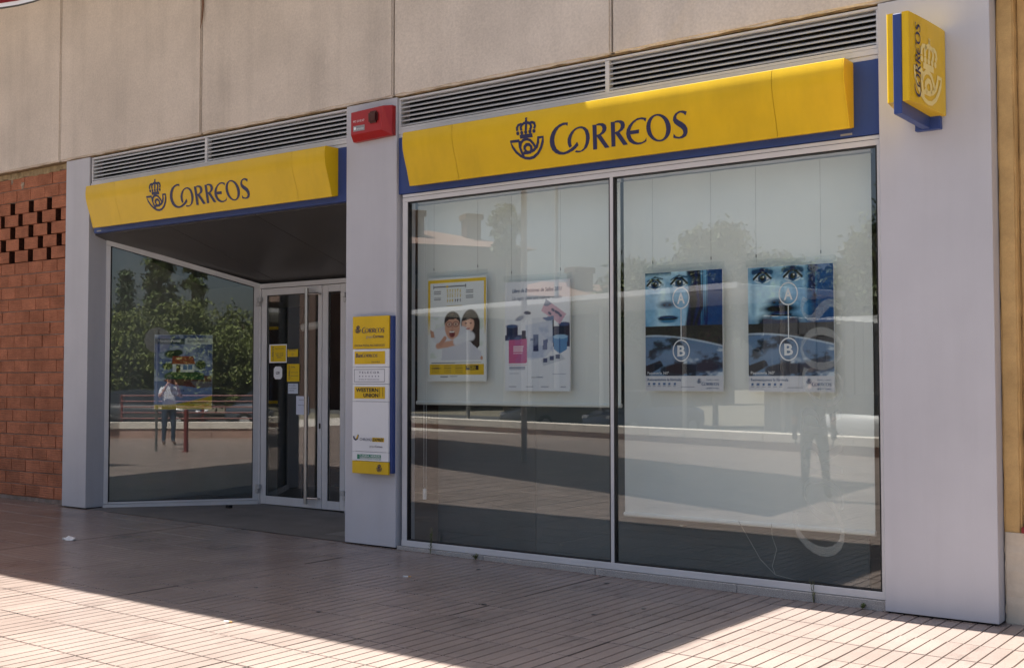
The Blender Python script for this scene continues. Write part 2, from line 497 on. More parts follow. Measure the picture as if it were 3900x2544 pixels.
proto = MB()
tile_geom(proto, -0.2, -TL / 2)
tile_me = bpy.data.meshes.new("paving_tile")
tile_me.from_pydata(proto.v, [], proto.f)
tile_me.materials.append(TILE)
tile_me.materials.append(GROOVE)
tile_me.polygons.foreach_set("material_index", proto.mi)
cells = []
for i in range(-70, 16):
    for j in range(-40, 1):
        xc, yc = -0.05 + i * 0.4, -0.28 - TL / 2 + (j + 0) * TL + TL
        # left of the street wall line only
        t = (xc - W0[0]) / (W1[0] - W0[0])
        if xc <= W1[0]:
            lim = W0[1] + (W1[1] - W0[1]) * t
        else:
            lim = W1[1] + (W2[1] - W1[1]) * (xc - W1[0]) / (W2[0] - W1[0])
        if yc < lim - 0.2:
            continue
        d = Vector((xc, yc, 0)) - CAM
        zc = d.dot(_f)
        vis = False
        if zc > 0.5:
            sx, sy = d.dot(_r2) / zc * 41.083 / 18, d.dot(_u2) / zc * 41.083 / 18
            vis = abs(sx) < 1.04 and -0.72 < sy < 0.7
        if yc > 0.02:
            continue
        cells.append((not vis, d.length, xc, yc))
cells.sort()
rest = MB()
rng = random.Random(4)
for k, (hid, dist, xc, yc) in enumerate(cells):
    if k < 296 and not hid:
        o = bpy.data.objects.new("paving_tile", tile_me)
        COL.objects.link(o)
        o.parent = pave
        o.location = Vector((xc, yc, gz(xc) + rng.uniform(-0.0018, 0.0018))) - Vector(pave.location)
        o.rotation_euler = (rng.uniform(-.0015, .0015), math.atan(0.0088) if -16.5 < xc < -2.5 else 0.0, rng.uniform(-.002, .002))
    else:
        tile_geom(rest, xc - 0.2, yc - TL / 2, z=gz(xc))
stuff(rest.build("paving_tile_field", [TILE, GROOVE], pave))

for xj, w_ in ((-7.65, 0.007), (-5.25, 0.0055), (-3.95, 0.0055), (-10.45, 0.006)):
    mb = MB()
    mb.box(xj - w_, xj + w_, -4.9, -0.04, gz(xj) - 0.02, gz(xj) + 0.0016)
    mb.build("expansion_joint", mat("dark_joint", (0.05, 0.042, 0.04), rough=0.9), pave)
es = MB()
pave_sheet(es, -12.95, -8.25, 0.0, 2.0, 0.004, 8)
struct(es.build("entrance_floor", SCREED))
lb = MB()
pave_sheet(lb, -34, -12.95, -0.30, 0.3, -0.006, 20)
struct(lb.build("mortar_edging", BMORT))

rd = MB()
rd.box(-60, 40, -0.0, 7.0, -0.152, -0.148, Matrix.Translation((-14, -31, 0)) @ Matrix.Rotation(math.atan2(W1[1] - W0[1], W1[0] - W0[0]), 4, 'Z'))
struct(rd.build("road", mat("asphalt", (0.06, 0.06, 0.062), rough=0.9, var=0.2, vscale=2)))

# ------------------------------------------------------------------ the building: concrete panels, canopy, back walls
bld = thing("building", "long concrete-panelled building front above the shop signs", "building", (-8.0, 0.4, 0.0))
rng = random.Random(2)
joints = [-34, -24.6, -21.9, -19.0, -16.2, -13.32, -10.55, -7.645, -5.157, -2.42, 0.4, 3.2, 6.0]
for a, b in zip(joints[:-1], joints[1:]):
    mb = MB()
    bm = bmesh.new()
    bmesh.ops.create_cube(bm, size=1.0)
    for q in bm.verts:
        q.co = Vector(((a + b) / 2 + q.co.x * (b - a - 0.02), 0.1 + q.co.y * 0.30, 5.795 + q.co.z * 2.8))
    bmesh.ops.bevel(bm, geom=bm.edges[:], offset=0.014, segments=2, affect='EDGES')
    # chipped, slightly uneven lower edge
    bmesh.ops.subdivide_edges(bm, edges=[e for e in bm.edges if abs(e.verts[0].co.z - e.verts[1].co.z) < 1e-4 and e.calc_length() > 1 and e.verts[0].co.z < 4.6], cuts=22)
    for q in bm.verts:
        if q.co.z < 4.45 and q.co.y < 0.0:
            q.co.z += rng.uniform(-0.004, 0.008)
            q.co.y += rng.uniform(-0.002, 0.006)
    mb.add_bm(bm)
    mb.build("concrete_panel", CONC, bld)
mb = MB()
mb.box(-34, 6, 0.05, 0.24, 4.44, 7.15)
mb.build("joint_backing", mat("joint_sealant", (0.16, 0.125, 0.10), rough=0.9), bld)
mb = MB()
mb.box(-34, 6, -0.02, 0.22, 4.386, 4.40)
mb.build("drip_edge", mat("stained_mortar", (0.20, 0.14, 0.075), rough=0.95, var=0.4, vscale=10), bld)
# canopy roof over the left half, above the picture
mb = MB()
mb.bevel_box(-34, -6.86, -2.95, 0.6, 7.2, 7.4, 0.01)
mb.build("canopy_slab", CONC, bld)
mb = MB()
mb.box(-34, 6, 6.0, 6.2, -0.1, 7.15)
mb.box(-34, 6, 0.26, 6.0, 7.0, 7.15)
mb.box(5.8, 6.0, 0.25, 6.0, -0.1, 7.0)
mb.box(-34, -33.8, 0.25, 6.0, -0.1, 7.0)
mb.build("back_wall", CONC, bld)

# ------------------------------------------------------------------ hollow-brick wall at the left
bw = thing("brick_wall", "rough unplastered wall of orange hollow bricks with open gaps near its top", "brick wall", (-15.2, 0.2, 0.05))
BWY = 0.06
mb = MB()
BH, BL = 0.161, 0.325
x1w = -13.17
rows = 26
zb = 0.135
gaprows = {19, 20, 21, 22, 23}
hole_z0, hole_z1 = zb + 19 * BH, zb + 24 * BH
mb.box(-17.4, x1w, BWY + 0.012, BWY + 0.22, 0.02, hole_z0 - 0.004)
mb.box(-17.4, x1w, BWY + 0.012, BWY + 0.22, hole_z1, 4.37)
mb.build("mortar_bed", BMORT, bw)
mb = MB()
mb.box(-17.4, x1w, BWY + 0.20, BWY + 0.24, hole_z0 - 0.004, hole_z1)
mb.build("cavity_back", DARK, bw)  # near-black colour stands in for the shade inside the open gaps
rng = random.Random(8)
def brick_obj(xa, xb, za, zb_, dy=0.0, hollow=False):
    mb = MB()
    bm = bmesh.new()
    bmesh.ops.create_cube(bm, size=1.0)
    for q in bm.verts:
        q.co = Vector(((xa + xb) / 2 + q.co.x * (xb - xa), BWY + 0.06 + dy + q.co.y * 0.12, (za + zb_) / 2 + q.co.z * (zb_ - za)))
    bmesh.ops.bevel(bm, geom=[e for e in bm.edges if e.verts[0].co.y < BWY + 0.05 + dy and e.verts[1].co.y < BWY + 0.05 + dy], offset=0.005, segments=1, affect='EDGES')
    mb.add_bm(bm)
    o = mb.build("brick", [BRICK_F, HOLLOW] if hollow else BRICK_F, bw)
    if hollow:
        for pl in o.data.polygons:
            pl.material_index = 1 if abs(pl.normal.x) > 0.9 else 0
# grooved brick face: fine horizontal scoring on top of the brick colour
BRICK_F = BRICK
HOLLOW = mat("hollow_brick_end", (0.045, 0.018, 0.012), rough=0.95, spec=0.1, var=0.5, vscale=40)  # dark colour stands in for the shade inside the bricks' open cells
nt = BRICK.node_tree
pb = nt.nodes["Principled BSDF"]
gp = nt.nodes.new("ShaderNodeNewGeometry")
wv = nt.nodes.new("ShaderNodeTexWave")
wv.bands_direction = 'Z'
wv.inputs["Scale"].default_value = 11.0
wv.inputs["Distortion"].default_value = 0.6
bp = nt.nodes.new("ShaderNodeBump")
bp.inputs["Strength"].default_value = 0.5
bp.inputs["Distance"].default_value = 0.006
nt.links.new(gp.outputs["Position"], wv.inputs["Vector"])
nt.links.new(wv.outputs["Fac"], bp.inputs["Height"])
nt.links.new(bp.outputs[0], pb.inputs["Normal"])
for r_ in range(rows):
    za = zb + r_ * BH + 0.005
    zc_ = min(zb + (r_ + 1) * BH - 0.006, 4.36)
    step = 0.435 if r_ in gaprows else BL
    off = (0.5 if r_ % 2 else 0.0) * step + rng.uniform(-0.02, 0.02) + (0.06 if r_ in gaprows else 0.0)
    x = x1w + off
    while x > -15.35:
        xa, xb = x - BL, min(x, x1w) - 0.008
        if xb - xa > 0.03:
            if r_ in gaprows:
                brick_obj(xa + rng.uniform(-0.02, 0.02), xb, za, zc_, rng.uniform(-0.008, 0.004), True)
            elif xb > -15.2:
                brick_obj(xa, xb, za, zc_, rng.uniform(-0.005, 0.004))
        x -= step
    # hidden run of wall beyond the picture keeps its bricks as one part
far = MB()
for r_ in range(rows):
    za = zb + r_ * BH + 0.005
    for k in range(7):
        xa = -17.3 + k * 0.325 - (0.16 if r_ % 2 else 0)
        if xa + 0.31 < -15.42:
            far.box(xa, xa + 0.31, BWY, BWY + 0.12, za, min(za + BH - 0.011, 4.36))
stuff(far.build("brick_run", BRICK, bw))
rng = random.Random(5)
blob = MB()
for k in range(7):
    xx = rng.choice([-13.2 - rng.random() * 0.12, -13.2 - rng.random() * 0.12, -13.3 - rng.random() * 1.3])
    zz = rng.uniform(4.05, 4.3) if xx < -13.33 else rng.uniform(0.3, 4.2)
    bm = bmesh.new()
    bmesh.ops.create_icosphere(bm, subdivisions=2, radius=1.0)
    sx, sz = rng.uniform(0.015, 0.06), rng.uniform(0.012, 0.05)
    for q in bm.verts:
        w = 1 + rng.uniform(-0.6, 0.5)
        q.co = Vector((xx + q.co.x * sx * w, BWY - 0.002 + q.co.y * 0.011, zz + q.co.z * sz * w))
    blob.add_bm(bm)
blob.build("mortar_smear", mat("pale_mortar_smear", (0.36, 0.29, 0.22), rough=0.95, var=0.3, vscale=25), bw)
mb = MB()
for k in range(34):
    a = -17.2 + k * 0.12
    mb.bevel_box(a, a + 0.13, BWY - 0.006 + rng.uniform(-.01, .004), BWY + 0.1, 4.315 + rng.uniform(-.015, .015), 4.392, 0.008)
mb.build("mortar_crust", mat("ochre_mortar_crust", (0.33, 0.25, 0.14), rough=0.95, var=0.35, vscale=12, bump=0.8, bscale=30), bw)

# ------------------------------------------------------------------ neighbouring rendered wall at the right
rw = thing("rendered_wall", "weathered tan rendered wall with a cream painted base, beside the wide grey pillar", "wall", (-1.0, 0.3, -0.02))
def rough_block(mb, x0, x1, y0, y1, z0, z1, seed, amp=0.006, nz=40):
    rg = random.Random(seed)
    bm = bmesh.new()
    bmesh.ops.create_cube(bm, size=1.0)
    for q in bm.verts:
        q.co = Vector(((x0 + x1) / 2 + q.co.x * (x1 - x0), (y0 + y1) / 2 + q.co.y * (y1 - y0), (z0 + z1) / 2 + q.co.z * (z1 - z0)))
    bmesh.ops.bevel(bm, geom=[e for e in bm.edges if abs(e.verts[0].co.z - e.verts[1].co.z) > 0.01], offset=0.012, segments=2, affect='EDGES')
    bmesh.ops.subdivide_edges(bm, edges=[e for e in bm.edges if abs(e.verts[0].co.z - e.verts[1].co.z) > 0.01], cuts=nz)
    for q in bm.verts:
        q.co.x += rg.uniform(-amp, amp)
        q.co.y += rg.uniform(-amp, amp)
    mb.add_bm(bm)
mb = MB()
rough_block(mb, -2.100, -1.985, 0.08, 0.4, 0.60, 6.0, 1, 0.003)
mb.build("pilaster", RENDER_T, rw)
mb = MB()
rough_block(mb, -1.985, 6.0, 0.16, 0.4, 0.62, 6.0, 2, 0.003)
mb.build("wall_face", RENDER_T, rw)
mb = MB()
rough_block(mb, -2.098, 6.0, 0.074, 0.4, -0.05, 0.605, 3, 0.003, 14)
mb.build("plinth", RENDER_W, rw)
mb = MB()
mb.bevel_box(-1.98, -1.2, 0.04, 0.16, 0.607, 0.65, 0.006)
mb.build("red_ledge", mat("red_paint", (0.22, 0.02, 0.02), rough=0.5), rw)

# ------------------------------------------------------------------ metal-clad pillars
def pillar(label, x0, x1, y0, y1, z1, seam=None):
    t = thing("pillar", label, "pillar", ((x0 + x1) / 2, (y0 + y1) / 2, gz(x1)), "grey clad pillars of the shopfront")
    mb = MB()
    mb.bevel_box(x0, x1, y0, y1, gz((x0 + x1) / 2) + 0.012, z1, 0.004)
    mb.build("cladding", CLAD, t)
    mb = MB()
    mb.box(x0 + 0.02, x1 - 0.02, y0 + 0.02, y1 - 0.02, gz(x0) - 0.08, gz(x1) + 0.014)
    mb.build("base_shadow_gap", DARK, t)
    return t
pillar("narrow grey metal-clad pillar between the brick wall and the entrance", -13.19, -12.69, -0.03, 0.24, 4.384)
pillar("grey metal-clad pillar between entrance and wide window, carrying the red alarm box", -8.28, -7.603, -0.04, 0.24, 4.384)
pillar("widest grey metal-clad pillar, beside the tan wall, carrying the projecting sign", -2.880, -2.105, -0.06, 0.24, 4.378)

# ------------------------------------------------------------------ louvred vents
def louvre(label, x0, x1, xm, z0, z1):
    t = thing("louvre_vent", label, "vent", ((x0 + x1) / 2, 0.05, z0), "louvred vents under the concrete")
    ft = 0.022
    for nm, a, b, c, d in (("frame_rail", x0, x1, z0, z0 + ft), ("frame_rail", x0, x1, z1 - ft * 0.8, z1), ("frame_stile", x0, x0 + ft, z0 + ft, z1 - ft), ("frame_stile", x1 - ft, x1, z0 + ft, z1 - ft), ("frame_stile", xm - 0.02, xm + 0.02, z0 + ft, z1 - ft)):
        mb = MB()
        mb.box(a, b, -0.012, 0.05, c, d)
        mb.build(nm, ALU, t)
    mb = MB()
    mb.box(x0 + 0.01, x1 - 0.01, 0.14, 0.16, z0 + 0.01, z1 - 0.01)
    mb.build("dark_backing", DARK, t)
    ns = 6
    pitch = (z1 - z0 - 2 * ft) / ns
    for a, b in ((x0 + ft, xm - 0.02), (xm + 0.02, x1 - ft)):
        for k in range(ns):
            zz = z0 + ft + (k + 0.5) * pitch
            mb = MB()
            h = pitch * 0.5
            mb.prism([(-0.006, zz - h * 0.62), (-0.006, zz - h * 0.05), (0.032, zz + h * 0.9), (0.036, zz + h * 0.9), (0.000, zz - h * 0.62)], a, b)
            mb.build("slat", ALU2, t)
    return t
louvre("louvred aluminium vent over the entrance sign", -12.665, -8.285, -10.50, 4.06, 4.372)
louvre("louvred aluminium vent over the wide window sign", -7.598, -2.886, -5.222, 4.07, 4.375)
def strip(label, x0, x1, z0, z1):
    t = thing("flashing", label, "metal strip", ((x0 + x1) / 2, 0.0, z0))
    mb = MB()
    mb.box(x0, x1, -0.006, 0.06, z0, z0 + 0.030)
    mb.build("lower_strip", ALU, t)
    mb = MB()
    mb.box(x0, x1, -0.014, 0.06, z0 + 0.033, z1)
    mb.build("upper_strip", ALU, t)
strip("thin aluminium flashing between vent and sign over the entrance", -12.685, -8.283, 3.992, 4.057)
strip("thin aluminium flashing between vent and sign over the wide window", -7.60, -2.884, 3.992, 4.067)

# ------------------------------------------------------------------ fascia signs
PZ = [3.487, 3.56, 3.642, 3.70, 3.764, 3.82, 3.872, 3.91, 3.94, 3.965, 3.981, 3.985]
PY = [-0.098, -0.118, -0.141, -0.163, -0.184, -0.199, -0.206, -0.206, -0.2035, -0.200, -0.196, -0.188]
# smooth the measured section into a flowing curve
_z = np.linspace(PZ[0], 3.981, 26)
_y = np.interp(_z, PZ, PY)
for _ in range(3):
    _y[1:-1] = 0.25 * _y[:-2] + 0.5 * _y[1:-1] + 0.25 * _y[2:]
PZ, PY = list(map(float, _z)) + [3.9865], list(map(float, _y)) + [float(_y[-1]) + 0.012]
def prof(z):
    return float(np.interp(z, PZ, PY))
def logo_letters(mb, fn):
    for loops in LOGO_LETTERS:
        flat = [q for lp in loops for q in lp]
        tris = tessellate_polygon([[Vector((a, b, 0)) for a, b in lp] for lp in loops])
        mb.add([fn(a, b) for a, b in flat], [tuple(t) for t in tris])
    return mb
def logo_emblem(mb, fn):
    fr = Frame((0, 0, 0), (1, 0, 0), (0, 0, 1), (0, -1, 0))
    for w, pts in LOGO_STROKES:
        fr.stroke(mb, pts, w * 1.28, fn=fn)
    for (a, b), r_ in LOGO_DOTS:
        n = 12
        mb.add([fn(a + r_ * math.cos(2 * math.pi * i / n), b + r_ * math.sin(2 * math.pi * i / n)) for i in range(n)], [tuple(range(n))])
    return mb
def fascia(label, bx0, bx1, x0, x1, seams, lx):
    t = thing("fascia_sign", label, "shop sign", ((x0 + x1) / 2, 0.0, 3.43), "long yellow fascia signs")
    mb = MB()
    mb.bevel_box(bx0, bx1, -0.012, 0.055, 3.438, 3.99, 0.003)
    mb.build("backing_board", BLUE, t)
    cuts = [x0] + seams + [x1]
    for a, b in zip(cuts[:-1], cuts[1:]):
        mb = MB()
        pts = list(zip(PY, PZ))
        n = len(pts)
        xa_, xb_ = a + 0.0015, b - 0.0015
        mb.add([(xx, y, z) for xx in (xa_, xb_) for y, z in pts[:-1]], [(i, i + 1, n + i, n - 1 + i) for i in range(n - 2)])
        back = [pts[-2], pts[-1], (-0.0125, 3.989), (-0.0125, 3.50), pts[0]]
        for (y0, z0_), (y1, z1_) in zip(back[:-1], back[1:]):
            mb.quad((xa_, y0, z0_), (xb_, y0, z0_), (xb_, y1, z1_), (xa_, y1, z1_))
        o = mb.build("yellow_panel", YEL, t)
        o.data.polygons.foreach_set("use_smooth", [k_ < n - 2 for k_ in range(len(o.data.polygons))])
    for xe in (x0, x1):
        mb = MB()
        s = 1 if xe == x1 else -1
        mb.prism(list(zip(PY, PZ)) + [(-0.0125, 3.988), (-0.0125, 3.505)], xe, xe + s * 0.012)
        mb.build("end_cap", YEL, t)
    z0 = 3.583
    fn = lambda a, b: (lx + a, prof(z0 + b) - 0.003, z0 + b)
    logo_letters(MB_ := MB(), fn)
    MB_.build("lettering", NAVY, t)
    logo_emblem(MB_ := MB(), fn)
    MB_.build("horn_emblem", NAVY, t)
    mb = MB()
    fr = Frame(((bx0 + 0.06) if lx < -8 else (bx1 - 0.30), -0.0125, 3.452), (1, 0, 0), (0, 0, 1), (0, -1, 0))
    fr.rect(mb, 0, 0.09, 0, 0.016)
    mb.build("maker_plate", GREYP, t)
    return t
fascia("long yellow sign with navy horn emblem over the recessed entrance", -12.61, -8.284, -12.495, -8.435, [-11.93, -8.90], -10.935)
fascia("long yellow sign with navy horn emblem over the wide window", -7.600, -2.886, -7.37, -3.095, [-6.775, -3.645], -5.715)

# ------------------------------------------------------------------ projecting blade sign on the wide pillar
bs = thing("projecting_sign", "small projecting yellow sign on a blue arm, fixed to the widest grey pillar", "shop sign", (-2.52, -0.06, 3.40))
mb = MB()
mb.bevel_box(-2.555, -2.500, -0.71, -0.115, 3.405, 4.075, 0.003)
mb.build("blue_core", BLUE, bs)
mb = MB()
mb.bevel_box(-2.605, -2.430, -0.113, -0.062, 3.398, 3.515, 0.003)
mb.build("wall_bracket", BLUE, bs)
BYs = [-0.70, -0.693, -0.55, -0.40, -0.25, -0.13, -0.075]
BXs = [0.036, 0.044, 0.062, 0.078, 0.090, 0.098, 0.098]
for s, xb in ((1, -2.498), (-1, -2.557)):
    mb = MB()
    pts = [(xb, -0.70)] + [(xb + s * o_, y) for y, o_ in zip(BYs, BXs)] + [(xb, -0.075)]
    v = [(x, y, 3.488) for x, y in pts] + [(x, y, 4.085) for x, y in pts]
    n = len(pts)
    f = [(i, (i + 1) % n, n + (i + 1) % n, n + i) for i in range(n)] + [tuple(range(n)), tuple(range(n, 2 * n))]
    mb.add(v, f)
    mb.build("yellow_panel", YEL, bs)
def bfn(lift):
    return lambda y, z: (-2.498 + float(np.interp(y, BYs, BXs)) + lift, y, z)
q = bfn(0.003)
k1 = 1.30
mb = logo_emblem(MB(), lambda a, b: q(-0.40 + (a + 0.233) * k1, 3.515 + b * k1))
mb.build("pale_horn_emblem", PALE, bs)
q2 = bfn(0.006)
k2 = 0.372
mb = logo_letters(MB(), lambda a, b: q2(-0.535 - b * k2, 3.53 + a * k2))
mb.build("lettering", NAVY, bs)

# ------------------------------------------------------------------ alarm box
ab = thing("alarm_box", "red burglar alarm box with dark lens, high on the middle pillar", "alarm box", (-7.88, -0.04, 3.99))
mb = MB()
o1 = [(-8.135, 3.998), (-7.615, 4.012), (-7.615, 4.300), (-8.135, 4.290)]
o2 = [(-8.105, 4.055), (-7.70, 4.062), (-7.675, 4.292), (-8.105, 4.278)]
v = [(x, -0.042, z) for x, z in o1] + [(x, -0.09, z) for x, z in o1] + [(x, -0.155, z) for x, z in o2]
f = [(i, (i + 1) % 4, 4 + (i + 1) % 4, 4 + i) for i in range(4)] + [(4 + i, 4 + (i + 1) % 4, 8 + (i + 1) % 4, 8 + i) for i in range(4)] + [(3, 2, 1, 0), (8, 9, 10, 11)]
mb.add(v, f)
mb.build("housing", RED, ab)
mb = MB()
bm = bmesh.new()
bmesh.ops.create_cube(bm, size=1.0)
for q_ in bm.verts:
    q_.co = Vector((-7.80 + q_.co.x * 0.12, -0.160 + q_.co.y * 0.05, 4.195 + q_.co.z * 0.115))
bmesh.ops.bevel(bm, geom=bm.edges[:], offset=0.018, segments=2, affect='EDGES')
mb.add_bm(bm)
mb.build("strobe_lens", REDDK, ab)
fr = Frame((-8.105, -0.1552, 4.05), (1, 0, 0), (0, 0, 1), (0, -1, 0))
mb = MB()
fr.rect(mb, 0.03, 0.185, 0.035, 0.09, 0.0012)
mb.build("maker_label", GREYP, ab)
mb = MB()
fr.text(mb, "902 23 02 67", 0.03, 0.125, width=0.15, lift=0.0015)
mb.build("lettering", WPRINT, ab)
mb = MB()
fr.disc(mb, 0.055, 0.064, 0.016, lift=0.002, n=12)
fr.text(mb, "securitas", 0.078, 0.05, width=0.095, lift=0.002)
mb.build("lettering", WPRINT, ab)
for zz in (4.10, 4.20):
    mb = MB()
    mb.box(-7.655, -7.625, -0.10, -0.085, zz, zz + 0.045)
    mb.build("sound_slot", BLACK, ab)

# ------------------------------------------------------------------ directory sign on the middle pillar
ds = thing("directory_sign", "tall narrow service board in yellow and white on the middle grey pillar", "sign", (-7.86, -0.04, 0.738))
mb = MB()
mb.bevel_box(-8.09, -7.605, -0.090, -0.0415, 0.752, 2.262, 0.003)
mb.build("blue_backing", BLUE, ds)
DF = Frame((-8.112, -0.112, 0.738), (1, 0, 0), (0, 0, 1), (0, -1, 0))
secs = [(1.211, 1.527, YEL, "top"), (1.035, 1.2075, WHITE, "b"), (0.869, 1.0315, WHITE, "t"), (0.700, 0.8655, WHITE, "w"), (0.214, 0.6965, WHITE, "c"), (0.124, 0.2105, WHITE, "l"), (0.0, 0.1205, YEL, "e")]
for b0, b1, m_, key in secs:
    mb = MB()
    mb.bevel_box(-8.112, -7.632, -0.112, -0.0905, 0.738 + b0, 0.738 + b1, 0.002)
    mb.build("sign_panel", m_, ds)
def dlogo(mbL, mbE, a0, b0, k, fr=None, lift=0.003):
    fr = fr or DF
    fn = lambda a, b: fr.P(a0 + a * k, b0 + b * k, lift)
    logo_letters(mbL, fn)
    if mbE is not None:
        logo_emblem(mbE, fn)
def dprint(name, m_, fnc):
    mb = MB()
    fnc(mb)
    mb.build(name, m_, ds)
dprint("logo_print", NAVY, lambda mb: dlogo(mb, mb, 0.125, 1.365, 0.225))
dprint("lettering", NAVY, lambda mb: DF.text(mb, "Correos", 0.275, 1.315, width=0.14, offset=0.02, lift=0.003))
dprint("lettering", NAVY, lambda mb: DF.text(mb, "OFICINA POSTAL MULTISERVICIOS", 0.03, 1.232, width=0.40, size=0.030, lift=0.003))
def _ban(mb):
    logo_letters(mb, lambda a, b: DF.P(0.13 + a * 0.155, 1.128 + b * 0.155, 0.004))
    DF.text(mb, "Ban", 0.048, 1.128, width=0.082, size=0.055, offset=0.02, shear=0.1, lift=0.004)
dprint("logo_print", NAVY, _ban)
dprint("lettering", NAVY, lambda mb: DF.text(mb, "Deutsche Bank", 0.26, 1.075, width=0.11, size=0.02, lift=0.004))
dprint("lettering", NAVY, lambda mb: DF.text(mb, "TELECOR", 0.09, 0.97, width=0.27, size=0.030, spacing=1.5, lift=0.003))
for k_ in range(7):
    dprint("dot", NAVY, lambda mb: DF.disc(mb, 0.10 + k_ * 0.042, 0.943, 0.006, lift=0.003, n=8))
dprint("lettering", NAVY, lambda mb: DF.text(mb, "Servicios de Telecomunicaciones", 0.09, 0.908, width=0.27, size=0.018, lift=0.003))
dprint("outline_box", NAVY, lambda mb: DF.ring(mb, 0.025, 0.43, 0.888, 1.012, 0.004, 0.002))
dprint("lettering", NAVY, lambda mb: DF.text(mb, "CHRONO", 0.105, 0.318, width=0.16, size=0.040, shear=0.15, lift=0.003))
dprint("swoosh_print", NAVY, lambda mb: DF.stroke(mb, [(0.022, 0.36), (0.03, 0.335), (0.05, 0.325), (0.07, 0.335), (0.085, 0.375)], 0.018, 0.003))
dprint("lettering", NAVY, lambda mb: DF.text(mb, "Correos", 0.31, 0.258, width=0.095, offset=0.015, lift=0.003))
dprint("horn_emblem", NAVY, lambda mb: logo_emblem(mb, lambda a, b: DF.P(0.40 + (a + 0.05) * 0.21, 0.028 + b * 0.21, 0.003)))
dprint("yellow_field", YEL, lambda mb: DF.rect(mb, 0.03, 0.435, 1.062, 1.185, 0.0025))
dprint("yellow_field", YEL, lambda mb: DF.rect(mb, 0.03, 0.435, 0.727, 0.842, 0.0025))
dprint("yellow_field", YEL, lambda mb: DF.rect(mb, 0.27, 0.425, 0.312, 0.352, 0.0025))
dprint("swoosh_print", YEL, lambda mb: DF.stroke(mb, [(0.055, 0.338), (0.07, 0.345), (0.08, 0.37)], 0.014, 0.0045))
dprint("lettering", BLACK, lambda mb: DF.text(mb, "WESTERN", 0.05, 0.793, width=0.30, size=0.050, offset=0.035, lift=0.004))
dprint("lettering", BLACK, lambda mb: DF.text(mb, "UNION", 0.152, 0.742, width=0.198, size=0.050, offset=0.035, lift=0.004))
for a_ in (0.365, 0.405):
    dprint("upright_bar", BLACK, lambda mb: DF.rect(mb, a_, a_ + 0.004, 0.745, 0.835, 0.004))
dprint("lettering", BLACK, lambda mb: DF.text(mb, "EXPRÉS", 0.275, 0.318, width=0.145, size=0.038, offset=0.03, shear=0.15, lift=0.004))
dprint("lettering", GREYP, lambda mb: DF.text(mb, "grupo", 0.185, 1.315, width=0.088, lift=0.003))
dprint("lettering", GREYP, lambda mb: DF.text(mb, "grupo", 0.235, 0.258, width=0.072, lift=0.003))
def _lv(mb):
    DF.rect(mb, 0.07, 0.105, 0.14, 0.185, 0.003)
    DF.rect(mb, 0.11, 0.385, 0.162, 0.187, 0.003)
    DF.ring(mb, 0.11, 0.385, 0.14, 0.162, 0.002, 0.003)
    DF.text(mb, "VENTA DE EMBALAJES ECOLÓGICOS", 0.115, 0.146, width=0.265, size=0.016, lift=0.003)
dprint("green_print", GREENP, _lv)
dprint("lettering", WPRINT, lambda mb: DF.text(mb, "LINEA VERDE", 0.12, 0.1655, width=0.255, size=0.024, offset=0.01, lift=0.004))

# ------------------------------------------------------------------ wide window
sw = thing("shop_window", "wide two-pane shop window in an aluminium frame over a granite base", "window", (-5.22, 0.05, 0.0))
FX0, FX1, FZ0, FZ1 = -7.556, -2.884, 0.064, 3.432
GX0, GX1, GZ0, GZ1 = -7.487, -2.925, 0.126, 3.352
XM = -5.193
for nm, a, b, c, d, y0, y1 in (("head_rail", FX0, FX1, GZ1 + 0.006, FZ1, -0.006, 0.07), ("sill_rail", FX0, FX1, FZ0, GZ0 - 0.006, -0.010, 0.07), ("stile", FX0, GX0 - 0.006, GZ0 - 0.006, GZ1 + 0.006, -0.004, 0.07), ("stile", GX1 + 0.006, FX1, GZ0 - 0.006, GZ1 + 0.006, -0.004, 0.07), ("mullion", XM - 0.016, XM + 0.016, GZ0 - 0.006, GZ1 + 0.006, -0.004, 0.07)):
    mb = MB()
    mb.bevel_box(a, b, y0, y1, c, d, 0.003)
    mb.build(nm, ALU, sw)
mb = MB()
mb.box(FX0, FX1, -0.008, -0.0062, FZ0 + 0.030, FZ0 + 0.033)
mb.box(FX0, FX1, -0.0085, -0.0062, FZ1 - 0.033, FZ1 - 0.030)
for a, b in ((GX0 - 0.005, XM - 0.017), (XM + 0.017, GX1 + 0.005)):
    for y in (0.0,):
        mb.box(a, b, y, 0.05, GZ0 - 0.006, GZ0 + 0.004)
        mb.box(a, b, y, 0.05, GZ1 - 0.004, GZ1 + 0.006)
        mb.box(a, a + 0.010, y, 0.05, GZ0 + 0.004, GZ1 - 0.004)
        mb.box(b - 0.010, b, y, 0.05, GZ0 + 0.004, GZ1 - 0.004)
mb.build("gasket", GASKET, sw)
for a, b in ((GX0, XM - 0.02), (XM + 0.02, GX1)):
    mb = MB()
    mb.box(a, b, 0.022, 0.030, GZ0, GZ1)
    mb.build("pane", GLASS, sw)
gx = [-7.60, -6.55, -5.35, -4.05, -3.42, -2.885]
for a, b in zip(gx[:-1], gx[1:]):
    mb = MB()
    mb.bevel_box(a + 0.002, b - 0.002, -0.030, 0.2, gz(a) - 0.06, FZ0 - 0.003, 0.005)
    mb.build("granite_block", GRAN, sw)
# frosted vinyl letters running up the right-hand pane, inside face
mb = MB()
fnv = lambda a, b: (-3.215 - b * 1.58, 0.0325, 0.33 + a * 1.45)
logo_letters(mb, fnv)
mb.build("frosted_lettering", VINYL, sw)

